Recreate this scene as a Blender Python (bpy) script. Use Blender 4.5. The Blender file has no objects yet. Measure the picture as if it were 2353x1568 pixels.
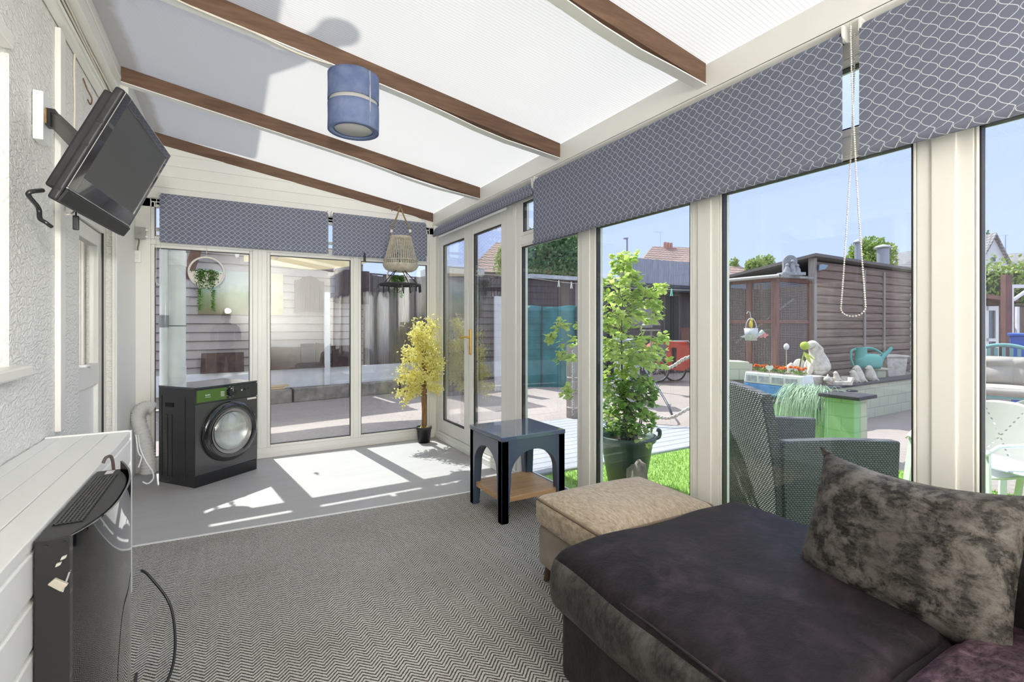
import bpy, bmesh, math, random
from math import sin, cos, pi, radians as R
from mathutils import Vector as V, Matrix, noise as mnoise
random.seed(7)
SC = bpy.context.scene
COL = SC.collection

# ------------------------------------------------------------------ camera
F, CX, V0, H = 1111.0, 1176.5, 748.0, 1.37
YAW = math.atan(650.5 / F)
SN, CS = sin(YAW), cos(YAW)
ZG = -0.05

def at(u, v, x=None, y=None, z=None, t=None):
    """point of the place seen at a pixel, on the plane x / y / z or at depth t"""
    a, b = (u - CX) / F, (V0 - v) / F
    dx, dy = SN + CS * a, CS - SN * a
    if x is not None: t = x / dx
    elif y is not None: t = y / dy
    elif z is not None: t = (z - H) / b
    return V((dx * t, dy * t, H + b * t))

cd = bpy.data.cameras.new('camera'); cam = bpy.data.objects.new('camera', cd); COL.objects.link(cam)
cd.sensor_width = 36; cd.lens = F / 2353 * 36
cd.shift_y = -(784 - V0) / 2353; cd.clip_start = 0.03; cd.clip_end = 400
cam.location = (0, 0, H); cam.rotation_euler = (R(90), 0, -YAW)
SC.camera = cam

# ------------------------------------------------------------------ materials
class NT:
    def __init__(s, name):
        s.m = bpy.data.materials.new(name); s.m.use_nodes = True
        s.t = s.m.node_tree; s.t.nodes.clear()
        s.out = s.t.nodes.new('ShaderNodeOutputMaterial')
    def n(s, kind, _props=None, **inp):
        nd = s.t.nodes.new(kind)
        for k, v in (_props or {}).items(): setattr(nd, k, v)
        for k, v in inp.items():
            k = k.replace('_', ' ')
            sock = nd.inputs[int(k[1:])] if k[0] == 'i' and k[1:].isdigit() else nd.inputs[k]
            s.put(sock, v)
        return nd
    def put(s, sock, v):
        if isinstance(v, bpy.types.NodeSocket): s.t.links.new(v, sock)
        elif isinstance(v, (tuple, list)) and sock.type == 'RGBA': sock.default_value = (*v[:3], 1)
        else: sock.default_value = v
    def ma(s, op, a, b=0.0, c=None):
        nd = s.n('ShaderNodeMath', {'operation': op}); s.put(nd.inputs[0], a); s.put(nd.inputs[1], b)
        if c is not None: s.put(nd.inputs[2], c)
        return nd.outputs[0]
    def mix(s, f, a, b, mode='MIX'):
        nd = s.n('ShaderNodeMix', {'data_type': 'RGBA', 'blend_type': mode})
        s.put(nd.inputs[0], f); s.put(nd.inputs[6], a); s.put(nd.inputs[7], b)
        return nd.outputs[2]
    def ob(s): return s.n('ShaderNodeTexCoord').outputs['Object']
    def xyz(s, sock):
        o = s.n('ShaderNodeSeparateXYZ', i0=sock).outputs
        return o[0], o[1], o[2]
    def comb(s, x, y, z): return s.n('ShaderNodeCombineXYZ', i0=x, i1=y, i2=z).outputs[0]
    def noise(s, vec, scale, detail=4, rough=.55):
        return s.n('ShaderNodeTexNoise', Vector=vec, Scale=scale, Detail=detail, Roughness=rough).outputs[0]
    def ramp(s, f, stops):
        nd = s.n('ShaderNodeValToRGB', i0=f); cr = nd.color_ramp
        while len(cr.elements) > len(stops): cr.elements.remove(cr.elements[-1])
        while len(cr.elements) < len(stops): cr.elements.new(1)
        for e, (p, c) in zip(cr.elements, stops):
            e.position = p; e.color = (*c, 1) if isinstance(c, tuple) else (c, c, c, 1)
        return nd.outputs[0]
    def bump(s, h, strength=.5, dist=.01):
        return s.n('ShaderNodeBump', Strength=strength, Distance=dist, Height=h).outputs[0]
    def bsdf(s, **kw):
        return s.n('ShaderNodeBsdfPrincipled', **kw)
    def end(s, sh):
        s.t.links.new(sh if isinstance(sh, bpy.types.NodeSocket) else sh.outputs[0], s.out.inputs[0]); return s.m

def M(name, col, rough=.5, metal=0.0, vary=None, bump=None, sheen=0.0, coat=0.0, spec=.5):
    t = NT(name); c = col; kw = {}
    if vary or bump: ob = t.ob()
    if vary:
        sc, amt = vary[:2]
        c2 = vary[2] if len(vary) > 2 else tuple(x * (1 - amt) for x in col)
        c1 = tuple(min(1, x * (1 + amt * .5)) for x in col)
        f = t.ramp(t.noise(ob, sc), [(.3, 0.0), (.7, 1.0)])
        c = t.mix(f, c2, c1)
    if bump: kw['Normal'] = t.bump(t.noise(ob, bump[0]), bump[1], bump[2] if len(bump) > 2 else .005)
    return t.end(t.bsdf(Base_Color=c, Roughness=rough, Metallic=metal, Sheen_Weight=sheen, Coat_Weight=coat, Specular_IOR_Level=spec, **kw))

def leafmat(name, c1, c2, tr=.45):
    t = NT(name); oi = t.n('ShaderNodeNewGeometry').outputs['Random Per Island']
    c = t.mix(oi, c1, c2)
    p = t.bsdf(Base_Color=c, Roughness=.5, Specular_IOR_Level=.3)
    tl = t.n('ShaderNodeBsdfTranslucent', Color=c)
    return t.end(t.n('ShaderNodeMixShader', i0=tr, i1=p.outputs[0], i2=tl.outputs[0]))

# ------------------------------------------------------------------ mesh builder
class MB:
    def __init__(s): s.v = []; s.f = []; s.mi = []; s.sm = []
    def add(s, vs, fs, mi=0, smooth=False):
        b = len(s.v); s.v += [tuple(p) for p in vs]
        for f in fs: s.f.append(tuple(b + i for i in f)); s.mi.append(mi); s.sm.append(smooth)
        return s
    def box(s, x0, x1, y0, y1, z0, z1, mi=0, M_=None):
        vs = [V((x, y, z)) for z in (z0, z1) for y in (y0, y1) for x in (x0, x1)]
        if M_ is not None: vs = [M_ @ p for p in vs]
        return s.add(vs, [(0, 2, 3, 1), (4, 5, 7, 6), (0, 1, 5, 4), (2, 6, 7, 3), (0, 4, 6, 2), (1, 3, 7, 5)], mi)
    def bar(s, p, q, w, h, up=(0, 0, 1), mi=0):
        p, q = V(p), V(q); d = (q - p); L = d.length; d.normalize(); up = V(up)
        if abs(d.dot(up)) > .98: up = V((0, 1, 0))
        a = d.cross(up).normalized(); b = a.cross(d).normalized()
        m = Matrix((a, d, b)).transposed().to_4x4(); m.translation = p
        return s.box(-w / 2, w / 2, 0, L, -h / 2, h / 2, mi, m)
    def prism(s, poly, z0, z1, M_=None, mi=0, smooth=False):
        n = len(poly); vs = [V((x, y, z0)) for x, y in poly] + [V((x, y, z1)) for x, y in poly]
        if M_ is not None: vs = [M_ @ p for p in vs]
        s.add(vs, [tuple(range(n))[::-1], tuple(range(n, 2 * n))], mi)
        b = len(s.v) - 2 * n
        for i in range(n):
            j = (i + 1) % n; s.f.append((b + i, b + j, b + n + j, b + n + i)); s.mi.append(mi); s.sm.append(smooth)
        return s
    def tube(s, pts, r, n=8, mi=0, cap=True, closed=False):
        pts = [V(p) for p in pts]; k = len(pts)
        rs = r if isinstance(r, (list, tuple)) else [r] * k
        vs = []; a = None
        for i in range(k):
            d = (pts[(i + 1) % k] - pts[i - 1]) if closed else (pts[min(i + 1, k - 1)] - pts[max(i - 1, 0)])
            if d.length < 1e-9: d = V((0, 0, 1))
            d.normalize()
            if a is None: a = d.orthogonal().normalized()
            else:
                a = (a - d * a.dot(d))
                a = a.normalized() if a.length > 1e-6 else d.orthogonal().normalized()
            b = d.cross(a)
            vs += [pts[i] + (a * cos(2 * pi * j / n) + b * sin(2 * pi * j / n)) * rs[i] for j in range(n)]
        fs = []
        for i in range(k if closed else k - 1):
            for j in range(n):
                i2 = (i + 1) % k
                fs.append((i * n + j, i * n + (j + 1) % n, i2 * n + (j + 1) % n, i2 * n + j))
        s.add(vs, fs, mi, True)
        if cap and not closed:
            s.add(vs[:n], [tuple(range(n))[::-1]], mi); s.add(vs[-n:], [tuple(range(n))], mi)
        return s
    def cyl(s, p, q, r, r2=None, n=16, mi=0): return s.tube([p, q], [r, r if r2 is None else r2], n, mi)
    def lathe(s, prof, n=24, c=(0, 0, 0), M_=None, mi=0, sy=1.0):
        c = V(c); vs = []
        for r, z in prof:
            for j in range(n):
                p = V((r * cos(2 * pi * j / n), sy * r * sin(2 * pi * j / n), z))
                vs.append((M_ @ p if M_ is not None else p) + c)
        fs = [(i * n + j, i * n + (j + 1) % n, (i + 1) * n + (j + 1) % n, (i + 1) * n + j) for i in range(len(prof) - 1) for j in range(n)]
        return s.add(vs, fs, mi, True)
    def ball(s, c, r, nu=12, nv=8, M_=None, mi=0):
        rx, ry, rz = r if isinstance(r, (tuple, list)) else (r, r, r); c = V(c)
        vs = [V((0, 0, -rz))]
        for i in range(1, nv):
            th = pi * i / nv - pi / 2
            vs += [V((rx * cos(th) * cos(2 * pi * j / nu), ry * cos(th) * sin(2 * pi * j / nu), rz * sin(th))) for j in range(nu)]
        vs.append(V((0, 0, rz)))
        vs = [(M_ @ p if M_ is not None else p) + c for p in vs]
        fs = [(0, 1 + (j + 1) % nu, 1 + j) for j in range(nu)]
        for i in range(nv - 2):
            fs += [(1 + i * nu + j, 1 + i * nu + (j + 1) % nu, 1 + (i + 1) * nu + (j + 1) % nu, 1 + (i + 1) * nu + j) for j in range(nu)]
        top = len(vs) - 1; b = 1 + (nv - 2) * nu
        fs += [(b + j, b + (j + 1) % nu, top) for j in range(nu)]
        return s.add(vs, fs, mi, True)
    def grid(s, fn, nu, nv, mi=0, cu=False, smooth=True):
        vs = [fn(i / nu, j / nv) for j in range(nv + 1) for i in range(nu + (0 if cu else 1))]
        w = nu if cu else nu + 1
        fs = [(j * w + i, j * w + (i + 1) % w, (j + 1) * w + (i + 1) % w, (j + 1) * w + i) for j in range(nv) for i in range(nu)]
        return s.add(vs, fs, mi, smooth)
    def leaf(s, p, d, w, up, mi=0, bend=.15):
        p, d = V(p), V(d); n = d.cross(V(up)); n = n.normalized() if n.length > 1e-6 else V((1, 0, 0))
        q = n.cross(d).normalized(); L = d.length
        return s.add([p, p + d * .3 + n * w * .42, p + d * .62 + n * w * .45 - q * L * bend * .4, p + d - q * L * bend, p + d * .62 - n * w * .45 - q * L * bend * .4, p + d * .3 - n * w * .42, p + d * .5 + q * L * .06],
                     [(0, 6, 1), (1, 6, 2), (2, 6, 3), (3, 6, 4), (4, 6, 5), (5, 6, 0)], mi, False)
    def build(s, name, mats, parent=None, bevel=0, seg=2, loc=None, weld=False, sub=0):
        me = bpy.data.meshes.new(name); me.from_pydata(s.v, [], s.f)
        mats = mats if isinstance(mats, (list, tuple)) else [mats]
        for m in mats: me.materials.append(m)
        me.polygons.foreach_set('material_index', s.mi); me.polygons.foreach_set('use_smooth', s.sm)
        me.update()
        o = bpy.data.objects.new(name, me); COL.objects.link(o)
        if weld:
            bm = bmesh.new(); bm.from_mesh(me); bmesh.ops.remove_doubles(bm, verts=bm.verts, dist=1e-5)
            bmesh.ops.recalc_face_normals(bm, faces=bm.faces); bm.to_mesh(me); bm.free()
        if bevel:
            md = o.modifiers.new('bevel', 'BEVEL'); md.width = bevel; md.segments = seg; md.limit_method = 'ANGLE'; md.angle_limit = R(40)
        if sub:
            md = o.modifiers.new('sub', 'SUBSURF'); md.levels = sub; md.render_levels = sub
        if parent is not None: o.parent = parent
        if loc is not None: o.location = loc
        return o

def tag(o, label, cat, group=None, kind=None):
    o['label'] = label; o['category'] = cat
    if group: o['group'] = group
    if kind: o['kind'] = kind
    return o
def thing(name, label, cat, loc=(0, 0, 0), rz=0.0, group=None, kind=None):
    o = bpy.data.objects.new(name, None); COL.objects.link(o); o.location = loc; o.rotation_euler = (0, 0, rz)
    o.empty_display_size = .1
    return tag(o, label, cat, group, kind)
def struct(o, label, cat): return tag(o, label, cat, kind='structure')
def dup(root, loc, rz, label, group=None):
    r = root.copy(); COL.objects.link(r); r.location = loc; r.rotation_euler = (0, 0, rz); r['label'] = label
    if group: r['group'] = group
    for ch in list(root.children):
        c = ch.copy(); COL.objects.link(c); c.parent = r
        for g in ch.children:
            d = g.copy(); COL.objects.link(d); d.parent = c
    return r
def rotz(a): return Matrix.Rotation(a, 4, 'Z')
def frame3(o, ax, ay, az):
    m = Matrix((V(ax), V(ay), V(az))).transposed().to_4x4(); m.translation = V(o); return m
def arc(c, r, a0, a1, n, f=lambda p: p):
    return [f((c[0] + r * cos(a0 + (a1 - a0) * i / n), c[1] + r * sin(a0 + (a1 - a0) * i / n))) for i in range(n + 1)]
def bez(p, n=12):
    """smooth curve through the points p (Catmull-Rom)"""
    p = [V(q) for q in p]; out = []
    for i in range(len(p) - 1):
        a, b, c, d = p[max(i - 1, 0)], p[i], p[i + 1], p[min(i + 2, len(p) - 1)]
        for k in range(n):
            t = k / n
            out.append(.5 * ((2 * b) + (c - a) * t + (2 * a - 5 * b + 4 * c - d) * t * t + (3 * b - a - 3 * c + d) * t ** 3))
    out.append(p[-1]); return out
def rnd(a, b): return random.uniform(a, b)
def rvec():
    while True:
        p = V((rnd(-1, 1), rnd(-1, 1), rnd(-1, 1)))
        if .05 < p.length < 1: return p
def ico_rock(mb, c, r, seed=0, amp=.2, nu=14, nv=9, mi=0):
    rx, ry, rz = r; k = MB().ball((0, 0, 0), 1.0, nu, nv)
    vs = []
    for p in k.v:
        q = V(p); q *= 1 + amp * mnoise.noise(q * 1.7 + V((seed, seed * .7, 0)))
        vs.append((c[0] + q.x * rx, c[1] + q.y * ry, c[2] + q.z * rz))
    mb.add(vs, k.f, mi, True); return mb
def rbox(mb, sx, sy, sz, r, puff=0.0, n=10, m=4, fn=None, mi=0, mleft=None):
    """soft box centred in x,y with its base at z=0: every face bulges by puff and its edges are rounded by r"""
    import itertools
    def sp(L):
        a = [-L / 2 + r - r * cos(pi / 2 * i / m) for i in range(m)]
        a += [-L / 2 + r + (L - 2 * r) * i / n for i in range(n + 1)]
        return a + [-q for q in a[:m]][::-1]
    X, Y, Z = sp(sx), sp(sy), sp(sz)
    def proj(p):
        c = V((max(-sx / 2 + r, min(sx / 2 - r, p.x)), max(-sy / 2 + r, min(sy / 2 - r, p.y)), max(-sz / 2 + r, min(sz / 2 - r, p.z))))
        d = p - c
        if d.length > 1e-9: d = d.normalized() * r
        q = c + d
        ex, ey, ez = 1 - (2 * p.x / sx) ** 2, 1 - (2 * p.y / sy) ** 2, 1 - (2 * p.z / sz) ** 2
        ex, ey, ez = max(ex, 0) ** .5, max(ey, 0) ** .5, max(ez, 0) ** .5
        if puff:
            q.z += puff * (2 * p.z / sz) * ex * ey
            q.x += puff * .4 * (2 * p.x / sx) * ey * ez
            q.y += puff * .4 * (2 * p.y / sy) * ex * ez
        q.z += sz / 2
        return fn(q) if fn else q
    def face(A, B, mk, flip, mi=mi):
        vs = [proj(mk(a, b)) for b in B for a in A]; w = len(A)
        fs = [(j * w + i, j * w + i + 1, (j + 1) * w + i + 1, (j + 1) * w + i) for j in range(len(B) - 1) for i in range(w - 1)]
        if flip: fs = [f[::-1] for f in fs]
        mb.add(vs, fs, mi, True)
    face(X, Y, lambda a, b: V((a, b, sz / 2)), False); face(X, Y, lambda a, b: V((a, b, -sz / 2)), True)
    face(X, Z, lambda a, b: V((a, -sy / 2, b)), False); face(X, Z, lambda a, b: V((a, sy / 2, b)), True)
    face(Y, Z, lambda a, b: V((sx / 2, a, b)), False); face(Y, Z, lambda a, b: V((-sx / 2, a, b)), True, mi if mleft is None else mleft)
    return mb
# ------------------------------------------------------------------ material library
upvc = M('white_upvc', (.86, .85, .80), .35)
upvc_plain = M('white_plastic', (.88, .88, .86), .4)
gasket = M('black_gasket', (.02, .02, .02), .5)
blackp = M('black_plastic', (.018, .018, .02), .35)
chrome = M('chrome', (.8, .8, .8), .2, 1.0)
brass = M('gold_handle', (.75, .47, .12), .28, 1.0)
creamcord = M('cream_cord', (.72, .68, .58), .6)

def glass_mat(name, tint=(.93, .96, .95), refl=1.0, specks=0.0):
    t = NT(name)
    ge = t.n('ShaderNodeNewGeometry')
    c_ = t.n('ShaderNodeVectorMath', {'operation': 'DOT_PRODUCT'}, i0=ge.outputs['Incoming'], i1=ge.outputs['Normal']).outputs['Value']
    k_ = t.ma('POWER', t.ma('SUBTRACT', 1.0, t.ma('ABSOLUTE', c_)), 5.0)
    f = t.ma('MINIMUM', t.ma('MULTIPLY', t.ma('ADD', .042, t.ma('MULTIPLY', k_, .9)), refl), 1.0)
    tr = t.n('ShaderNodeBsdfTransparent', Color=tint)
    gl = t.n('ShaderNodeBsdfGlossy', Color=(1, 1, 1), Roughness=0.0)
    mx = t.n('ShaderNodeMixShader', i0=f, i1=tr.outputs[0], i2=gl.outputs[0])
    if specks:
        ob = t.ob(); x, y, z = t.xyz(ob)
        vor = t.n('ShaderNodeTexVoronoi', Vector=ob, Scale=85.0)
        d = vor.outputs['Distance']; rc = t.xyz(vor.outputs['Color'])
        low = t.ramp(t.ma('ADD', z, t.ma('MULTIPLY', t.noise(ob, 2.2), .7)), [(.25, 1.0), (1.0, 0.0)])
        on = t.ma('LESS_THAN', rc[0], t.ma('MULTIPLY', low, specks))
        dot = t.ma('LESS_THAN', d, t.ma('MULTIPLY', rc[1], .28))
        haze = t.ma('MULTIPLY', t.ma('MULTIPLY', t.noise(ob, 5.0), low), .06)
        a = t.ma('MAXIMUM', t.ma('MULTIPLY', t.ma('MULTIPLY', on, dot), .85), haze)
        df = t.n('ShaderNodeBsdfTranslucent', Color=(.85, .86, .9))
        df2 = t.n('ShaderNodeBsdfDiffuse', Color=(.8, .8, .85))
        dd = t.n('ShaderNodeMixShader', i0=.5, i1=df.outputs[0], i2=df2.outputs[0])
        mx = t.n('ShaderNodeMixShader', i0=a, i1=mx.outputs[0], i2=dd.outputs[0])
    return t.end(mx)
glass = glass_mat('window_glass', specks=.012, refl=1.15)
glass_far = glass_mat('speckled_window_glass', specks=.30, refl=.68)
door_glass = glass_mat('door_glass', refl=2.6)

def stucco():
    t = NT('white_stucco'); ob = t.ob(); x, y, z = t.xyz(ob)
    wv = t.n('ShaderNodeTexWave', {'wave_type': 'BANDS', 'bands_direction': 'Z'}, Vector=t.comb(x, t.ma('MULTIPLY', y, .6), z), Scale=11.0, Distortion=11.0, Detail=4.0, Detail_Scale=2.6)
    h = t.ma('ADD', t.ma('MULTIPLY', wv.outputs[1], .55), t.ma('MULTIPLY', t.noise(ob, 30.0, 6), .8))
    c = t.mix(t.noise(ob, 3.0), (.80, .79, .75), (.88, .88, .86))
    return t.end(t.bsdf(Base_Color=c, Roughness=.75, Normal=t.bump(h, .6, .012)))
stuccom = stucco()

def polycarb():
    t = NT('opal_polycarbonate'); ob = t.ob(); x, y, z = t.xyz(ob)
    rib = t.ma('FRACT', t.ma('DIVIDE', y, .02))
    line = t.ma('LESS_THAN', rib, .2)
    edge = t.ramp(t.ma('ADD', t.ma('ADD', x, .50), t.ma('MULTIPLY', t.noise(ob, 3.0), .14)), [(0.0, 1.0), (.05, 0.0)])
    edge = t.ma('MULTIPLY', edge, .55)
    spot = t.ramp(t.noise(ob, 2.3, 2), [(.72, 0.0), (.78, 1.0)])
    c = t.mix(line, (.66, .645, .595), (.56, .545, .505))
    c = t.mix(edge, c, (.30, .24, .15))
    c = t.mix(t.ma('MULTIPLY', spot, .4), c, (.4, .36, .28))
    tl = t.n('ShaderNodeBsdfTranslucent', Color=c)
    df = t.n('ShaderNodeBsdfDiffuse', Color=c)
    mx = t.n('ShaderNodeMixShader', i0=.52, i1=tl.outputs[0], i2=df.outputs[0])
    gl = t.n('ShaderNodeBsdfGlossy', Color=(1, 1, 1), Roughness=.25)
    return t.end(t.n('ShaderNodeMixShader', i0=.04, i1=mx.outputs[0], i2=gl.outputs[0]))
poly_in = polycarb()
def clearpoly():
    t = NT('clear_polycarbonate')
    tr = t.n('ShaderNodeBsdfTransparent', Color=(.93, .95, .96)); gl = t.n('ShaderNodeBsdfGlossy', Roughness=.1)
    return t.end(t.n('ShaderNodeMixShader', i0=.06, i1=tr.outputs[0], i2=gl.outputs[0]))
poly_out = clearpoly()

def wood(name, c1, c2, scale=3.0, axis=0, rough=.6, stretch=14.0, bump=.25):
    t = NT(name); ob = t.ob(); p = list(t.xyz(ob))
    p = [q if i == axis else t.ma('MULTIPLY', q, stretch) for i, q in enumerate(p)]
    g = t.noise(t.comb(*p), scale, 6, .6)
    c = t.mix(t.ramp(g, [(.3, 0.0), (.7, 1.0)]), c1, c2)
    return t.end(t.bsdf(Base_Color=c, Roughness=rough, Normal=t.bump(g, bump, .004)))
rafterm = wood('brown_rafter', (.105, .055, .032), (.20, .115, .07), 4.0, 0, .7, 8.0, .5)
oak = wood('oak_shelf', (.45, .26, .12), (.62, .40, .21), 3.0, 0, .45)
deckm = wood('weathered_decking', (.42, .43, .47), (.62, .63, .67), 2.0, 0, .8)
def fencewood(name, c1, c2): return wood(name, c1, c2, 2.0, 2, .85)
darkfence = fencewood('dark_brown_fence', (.075, .05, .05), (.15, .11, .105))
greyfence = fencewood('grey_blue_fence', (.24, .25, .30), (.40, .41, .46))
shedm = wood('dark_shed_boards', (.06, .05, .055), (.13, .11, .11), 2.0, 2, .85)
logm = wood('brown_shiplap', (.16, .105, .08), (.30, .215, .17), 2.0, 0, .8)
avm = wood('red_brown_timber', (.17, .08, .06), (.27, .15, .12), 3.0, 2, .8)
postm = wood('grey_timber', (.25, .22, .19), (.42, .38, .33), 3.0, 2, .85)
pinem = wood('pine_offcut', (.60, .42, .24), (.75, .56, .34), 3.0, 0, .7)

def carpet_mat():
    t = NT('herringbone_carpet'); ob = t.ob(); x, y, z = t.xyz(ob)
    w = .041
    wob = t.ma('MULTIPLY', t.ma('SUBTRACT', t.noise(ob, 160.0, 2), .5), .010)
    fr = t.ma('FRACT', t.ma('DIVIDE', x, 2 * w))
    tri = t.ma('MULTIPLY', t.ma('ABSOLUTE', t.ma('SUBTRACT', t.ma('MULTIPLY', fr, 2.0), 1.0)), w)
    s = t.ma('FRACT', t.ma('DIVIDE', t.ma('ADD', t.ma('ADD', y, tri), wob), .0195))
    dark = t.ramp(s, [(0.0, 1.0), (.30, 1.0), (.42, 0.0), (.90, 0.0), (1.0, 1.0)])
    fz = t.ramp(t.noise(ob, 380.0, 3, .7), [(.32, 0.0), (.68, 1.0)])
    lt = t.mix(fz, (.42, .405, .37), (.92, .90, .84))
    lt = t.mix(t.ramp(t.noise(ob, 1.3, 3), [(.45, 0.0), (.75, .5)]), lt, (.40, .36, .31))
    dk = t.mix(fz, (.045, .042, .038), (.17, .16, .145))
    c = t.mix(dark, lt, dk)
    return t.end(t.bsdf(Base_Color=c, Roughness=.95, Specular_IOR_Level=.1, Normal=t.bump(t.ma('SUBTRACT', fz, dark), .6, .004)))
carpetm = carpet_mat()

def vinyl():
    t = NT('grey_vinyl'); ob = t.ob(); x, y, z = t.xyz(ob)
    g = t.noise(t.comb(t.ma('MULTIPLY', x, 1.2), t.ma('MULTIPLY', y, 5.0), z), 1.5, 5)
    c = t.mix(g, (.41, .395, .395), (.50, .49, .49))
    wr = t.noise(t.comb(t.ma('MULTIPLY', x, 2.0), y, z), 2.0, 2)
    return t.end(t.bsdf(Base_Color=c, Roughness=.5, Normal=t.bump(wr, .25, .03)))
vinylm = vinyl()

def blind_mat():
    t = NT('trellis_blind_fabric'); ob = t.ob(); x, y, z = t.xyz(ob)
    s = t.ma('ADD', x, y); P, Q = .050, .090
    A_ = .465; w_ = t.ma('MULTIPLY', z, 2 * pi / Q)
    ph = t.ma('MULTIPLY', t.ma('SINE', w_), A_); b = t.ma('DIVIDE', s, P); ln = None
    sl = t.ma('SQRT', t.ma('ADD', 1.0, t.ma('POWER', t.ma('MULTIPLY', t.ma('COSINE', w_), A_ * 2 * pi * P / Q), 2.0)))
    for sg in ('ADD', 'SUBTRACT'):
        f = t.ma('ABSOLUTE', t.ma('SUBTRACT', t.ma('FRACT', t.ma(sg, b, ph)), .5))
        l = t.ma('LESS_THAN', t.ma('DIVIDE', f, sl), .0255)
        ln = l if ln is None else t.ma('MAXIMUM', ln, l)
    wv = t.noise(ob, 300.0, 2)
    base = t.mix(wv, (.225, .247, .33), (.26, .28, .365))
    c = t.mix(ln, base, (.78, .80, .84))
    p = t.bsdf(Base_Color=c, Roughness=.8, Specular_IOR_Level=.2)
    tl = t.n('ShaderNodeBsdfTranslucent', Color=c)
    return t.end(t.n('ShaderNodeMixShader', i0=.34, i1=p.outputs[0], i2=tl.outputs[0]))
blindm = blind_mat()

def paving():
    t = NT('brick_paving'); ob = t.ob()
    b = t.n('ShaderNodeTexBrick', {'offset': .5}, Vector=t.n('ShaderNodeVectorRotate', {'rotation_type': 'Z_AXIS'}, Vector=ob, Angle=R(28)).outputs[0], Color1=(.36, .29, .265), Color2=(.30, .255, .24), Mortar=(.21, .185, .17), Scale=1.0, Mortar_Size=.008, Brick_Width=.21, Row_Height=.105)
    c = t.mix(t.noise(ob, 1.2), b.outputs[0], (.40, .34, .315))
    return t.end(t.bsdf(Base_Color=c, Roughness=.85, Normal=t.bump(b.outputs[1], -.3, .01)))
pavingm = paving()
def blockwall(name, c1, c2, mortar, bw=.3, rh=.15):
    t = NT(name); ob = t.ob(); x, y, z = t.xyz(ob)
    b = t.n('ShaderNodeTexBrick', Vector=t.comb(t.ma('ADD', x, y), z, 0.0), Color1=c1, Color2=c2, Mortar=mortar, Scale=1.0, Mortar_Size=.008, Brick_Width=bw, Row_Height=rh)
    c = t.mix(t.ma('MULTIPLY', t.noise(ob, 6.0), .5), b.outputs[0], tuple(q * .75 for q in c1))
    return t.end(t.bsdf(Base_Color=c, Roughness=.8, Normal=t.bump(b.outputs[1], -.5, .008)))
greenblock = blockwall('painted_green_block', (.36, .58, .30), (.42, .62, .36), (.30, .50, .26))
creamblock = blockwall('painted_cream_block', (.62, .62, .46), (.56, .58, .45), (.42, .43, .34))
capm = M('slate_capping', (.06, .055, .06), .6, vary=(8, .5), bump=(20, .3))
soil = M('bed_gravel', (.30, .26, .22), .95, vary=(40, .5), bump=(60, .6, .01))
stone = M('pale_stone', (.62, .57, .50), .85, vary=(14, .3), bump=(40, .4))
stone2 = M('grey_stone', (.36, .36, .38), .85, vary=(14, .3), bump=(40, .4))
rockm = M('tan_rock', (.36, .31, .25), .9, vary=(9, .5), bump=(20, .5, .01))
concrete = M('kerb_concrete', (.34, .30, .26), .9, vary=(7, .4), bump=(30, .4))
grassm = leafmat('artificial_grass', (.27, .46, .08), (.46, .64, .18), .35)
turf = M('turf_base', (.27, .44, .09), .9, vary=(30, .3))
leafg = leafmat('young_green_leaf', (.44, .62, .10), (.74, .82, .30), .6)
leafd = leafmat('deep_green_leaf', (.12, .28, .04), (.36, .54, .12), .5)
leafy = leafmat('yellow_blossom', (.84, .78, .22), (.95, .92, .50), .45)
leafi = leafmat('ivy_leaf', (.04, .13, .02), (.15, .30, .07), .3)
leafp = leafmat('pale_sedge', (.36, .52, .36), (.60, .72, .55), .3)
treeg = leafmat('tree_green', (.06, .16, .05), (.22, .35, .13), .3)
treey = leafmat('tree_yellow_green', (.18, .30, .05), (.42, .50, .14), .3)
bark = M('bark', (.28, .15, .06), .85, vary=(20, .4), bump=(60, .5))
twig = M('twig', (.10, .07, .05), .85)
whitepaint = M('white_paint', (.80, .80, .80), .6, vary=(5, .1))
siding = M('pale_siding', (.40, .355, .33), .6, vary=(2, .12))
def rooftile(name, c1, c2, cm):
    t = NT(name); x, y, z = t.xyz(t.ob()); uv = t.comb(t.ma('ADD', x, y), t.ma('MULTIPLY', z, 1.7), 0.0)
    b = t.n('ShaderNodeTexBrick', Vector=uv, Color1=c1, Color2=c2, Mortar=cm, Scale=1.0, Mortar_Size=.05, Brick_Width=.30, Row_Height=.32)
    return t.end(t.bsdf(Base_Color=b.outputs[0], Roughness=.85, Normal=t.bump(b.outputs[1], -.6, .05)))
redtile = rooftile('red_roof_tile', (.42, .27, .22), (.50, .33, .27), (.13, .09, .08))
greytile = rooftile('grey_roof_tile', (.30, .28, .28), (.36, .34, .33), (.16, .15, .15))
navy = M('navy_lacquer', (.062, .088, .14), .32, coat=.25)
rattan_c = (.16, .165, .18)

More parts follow.
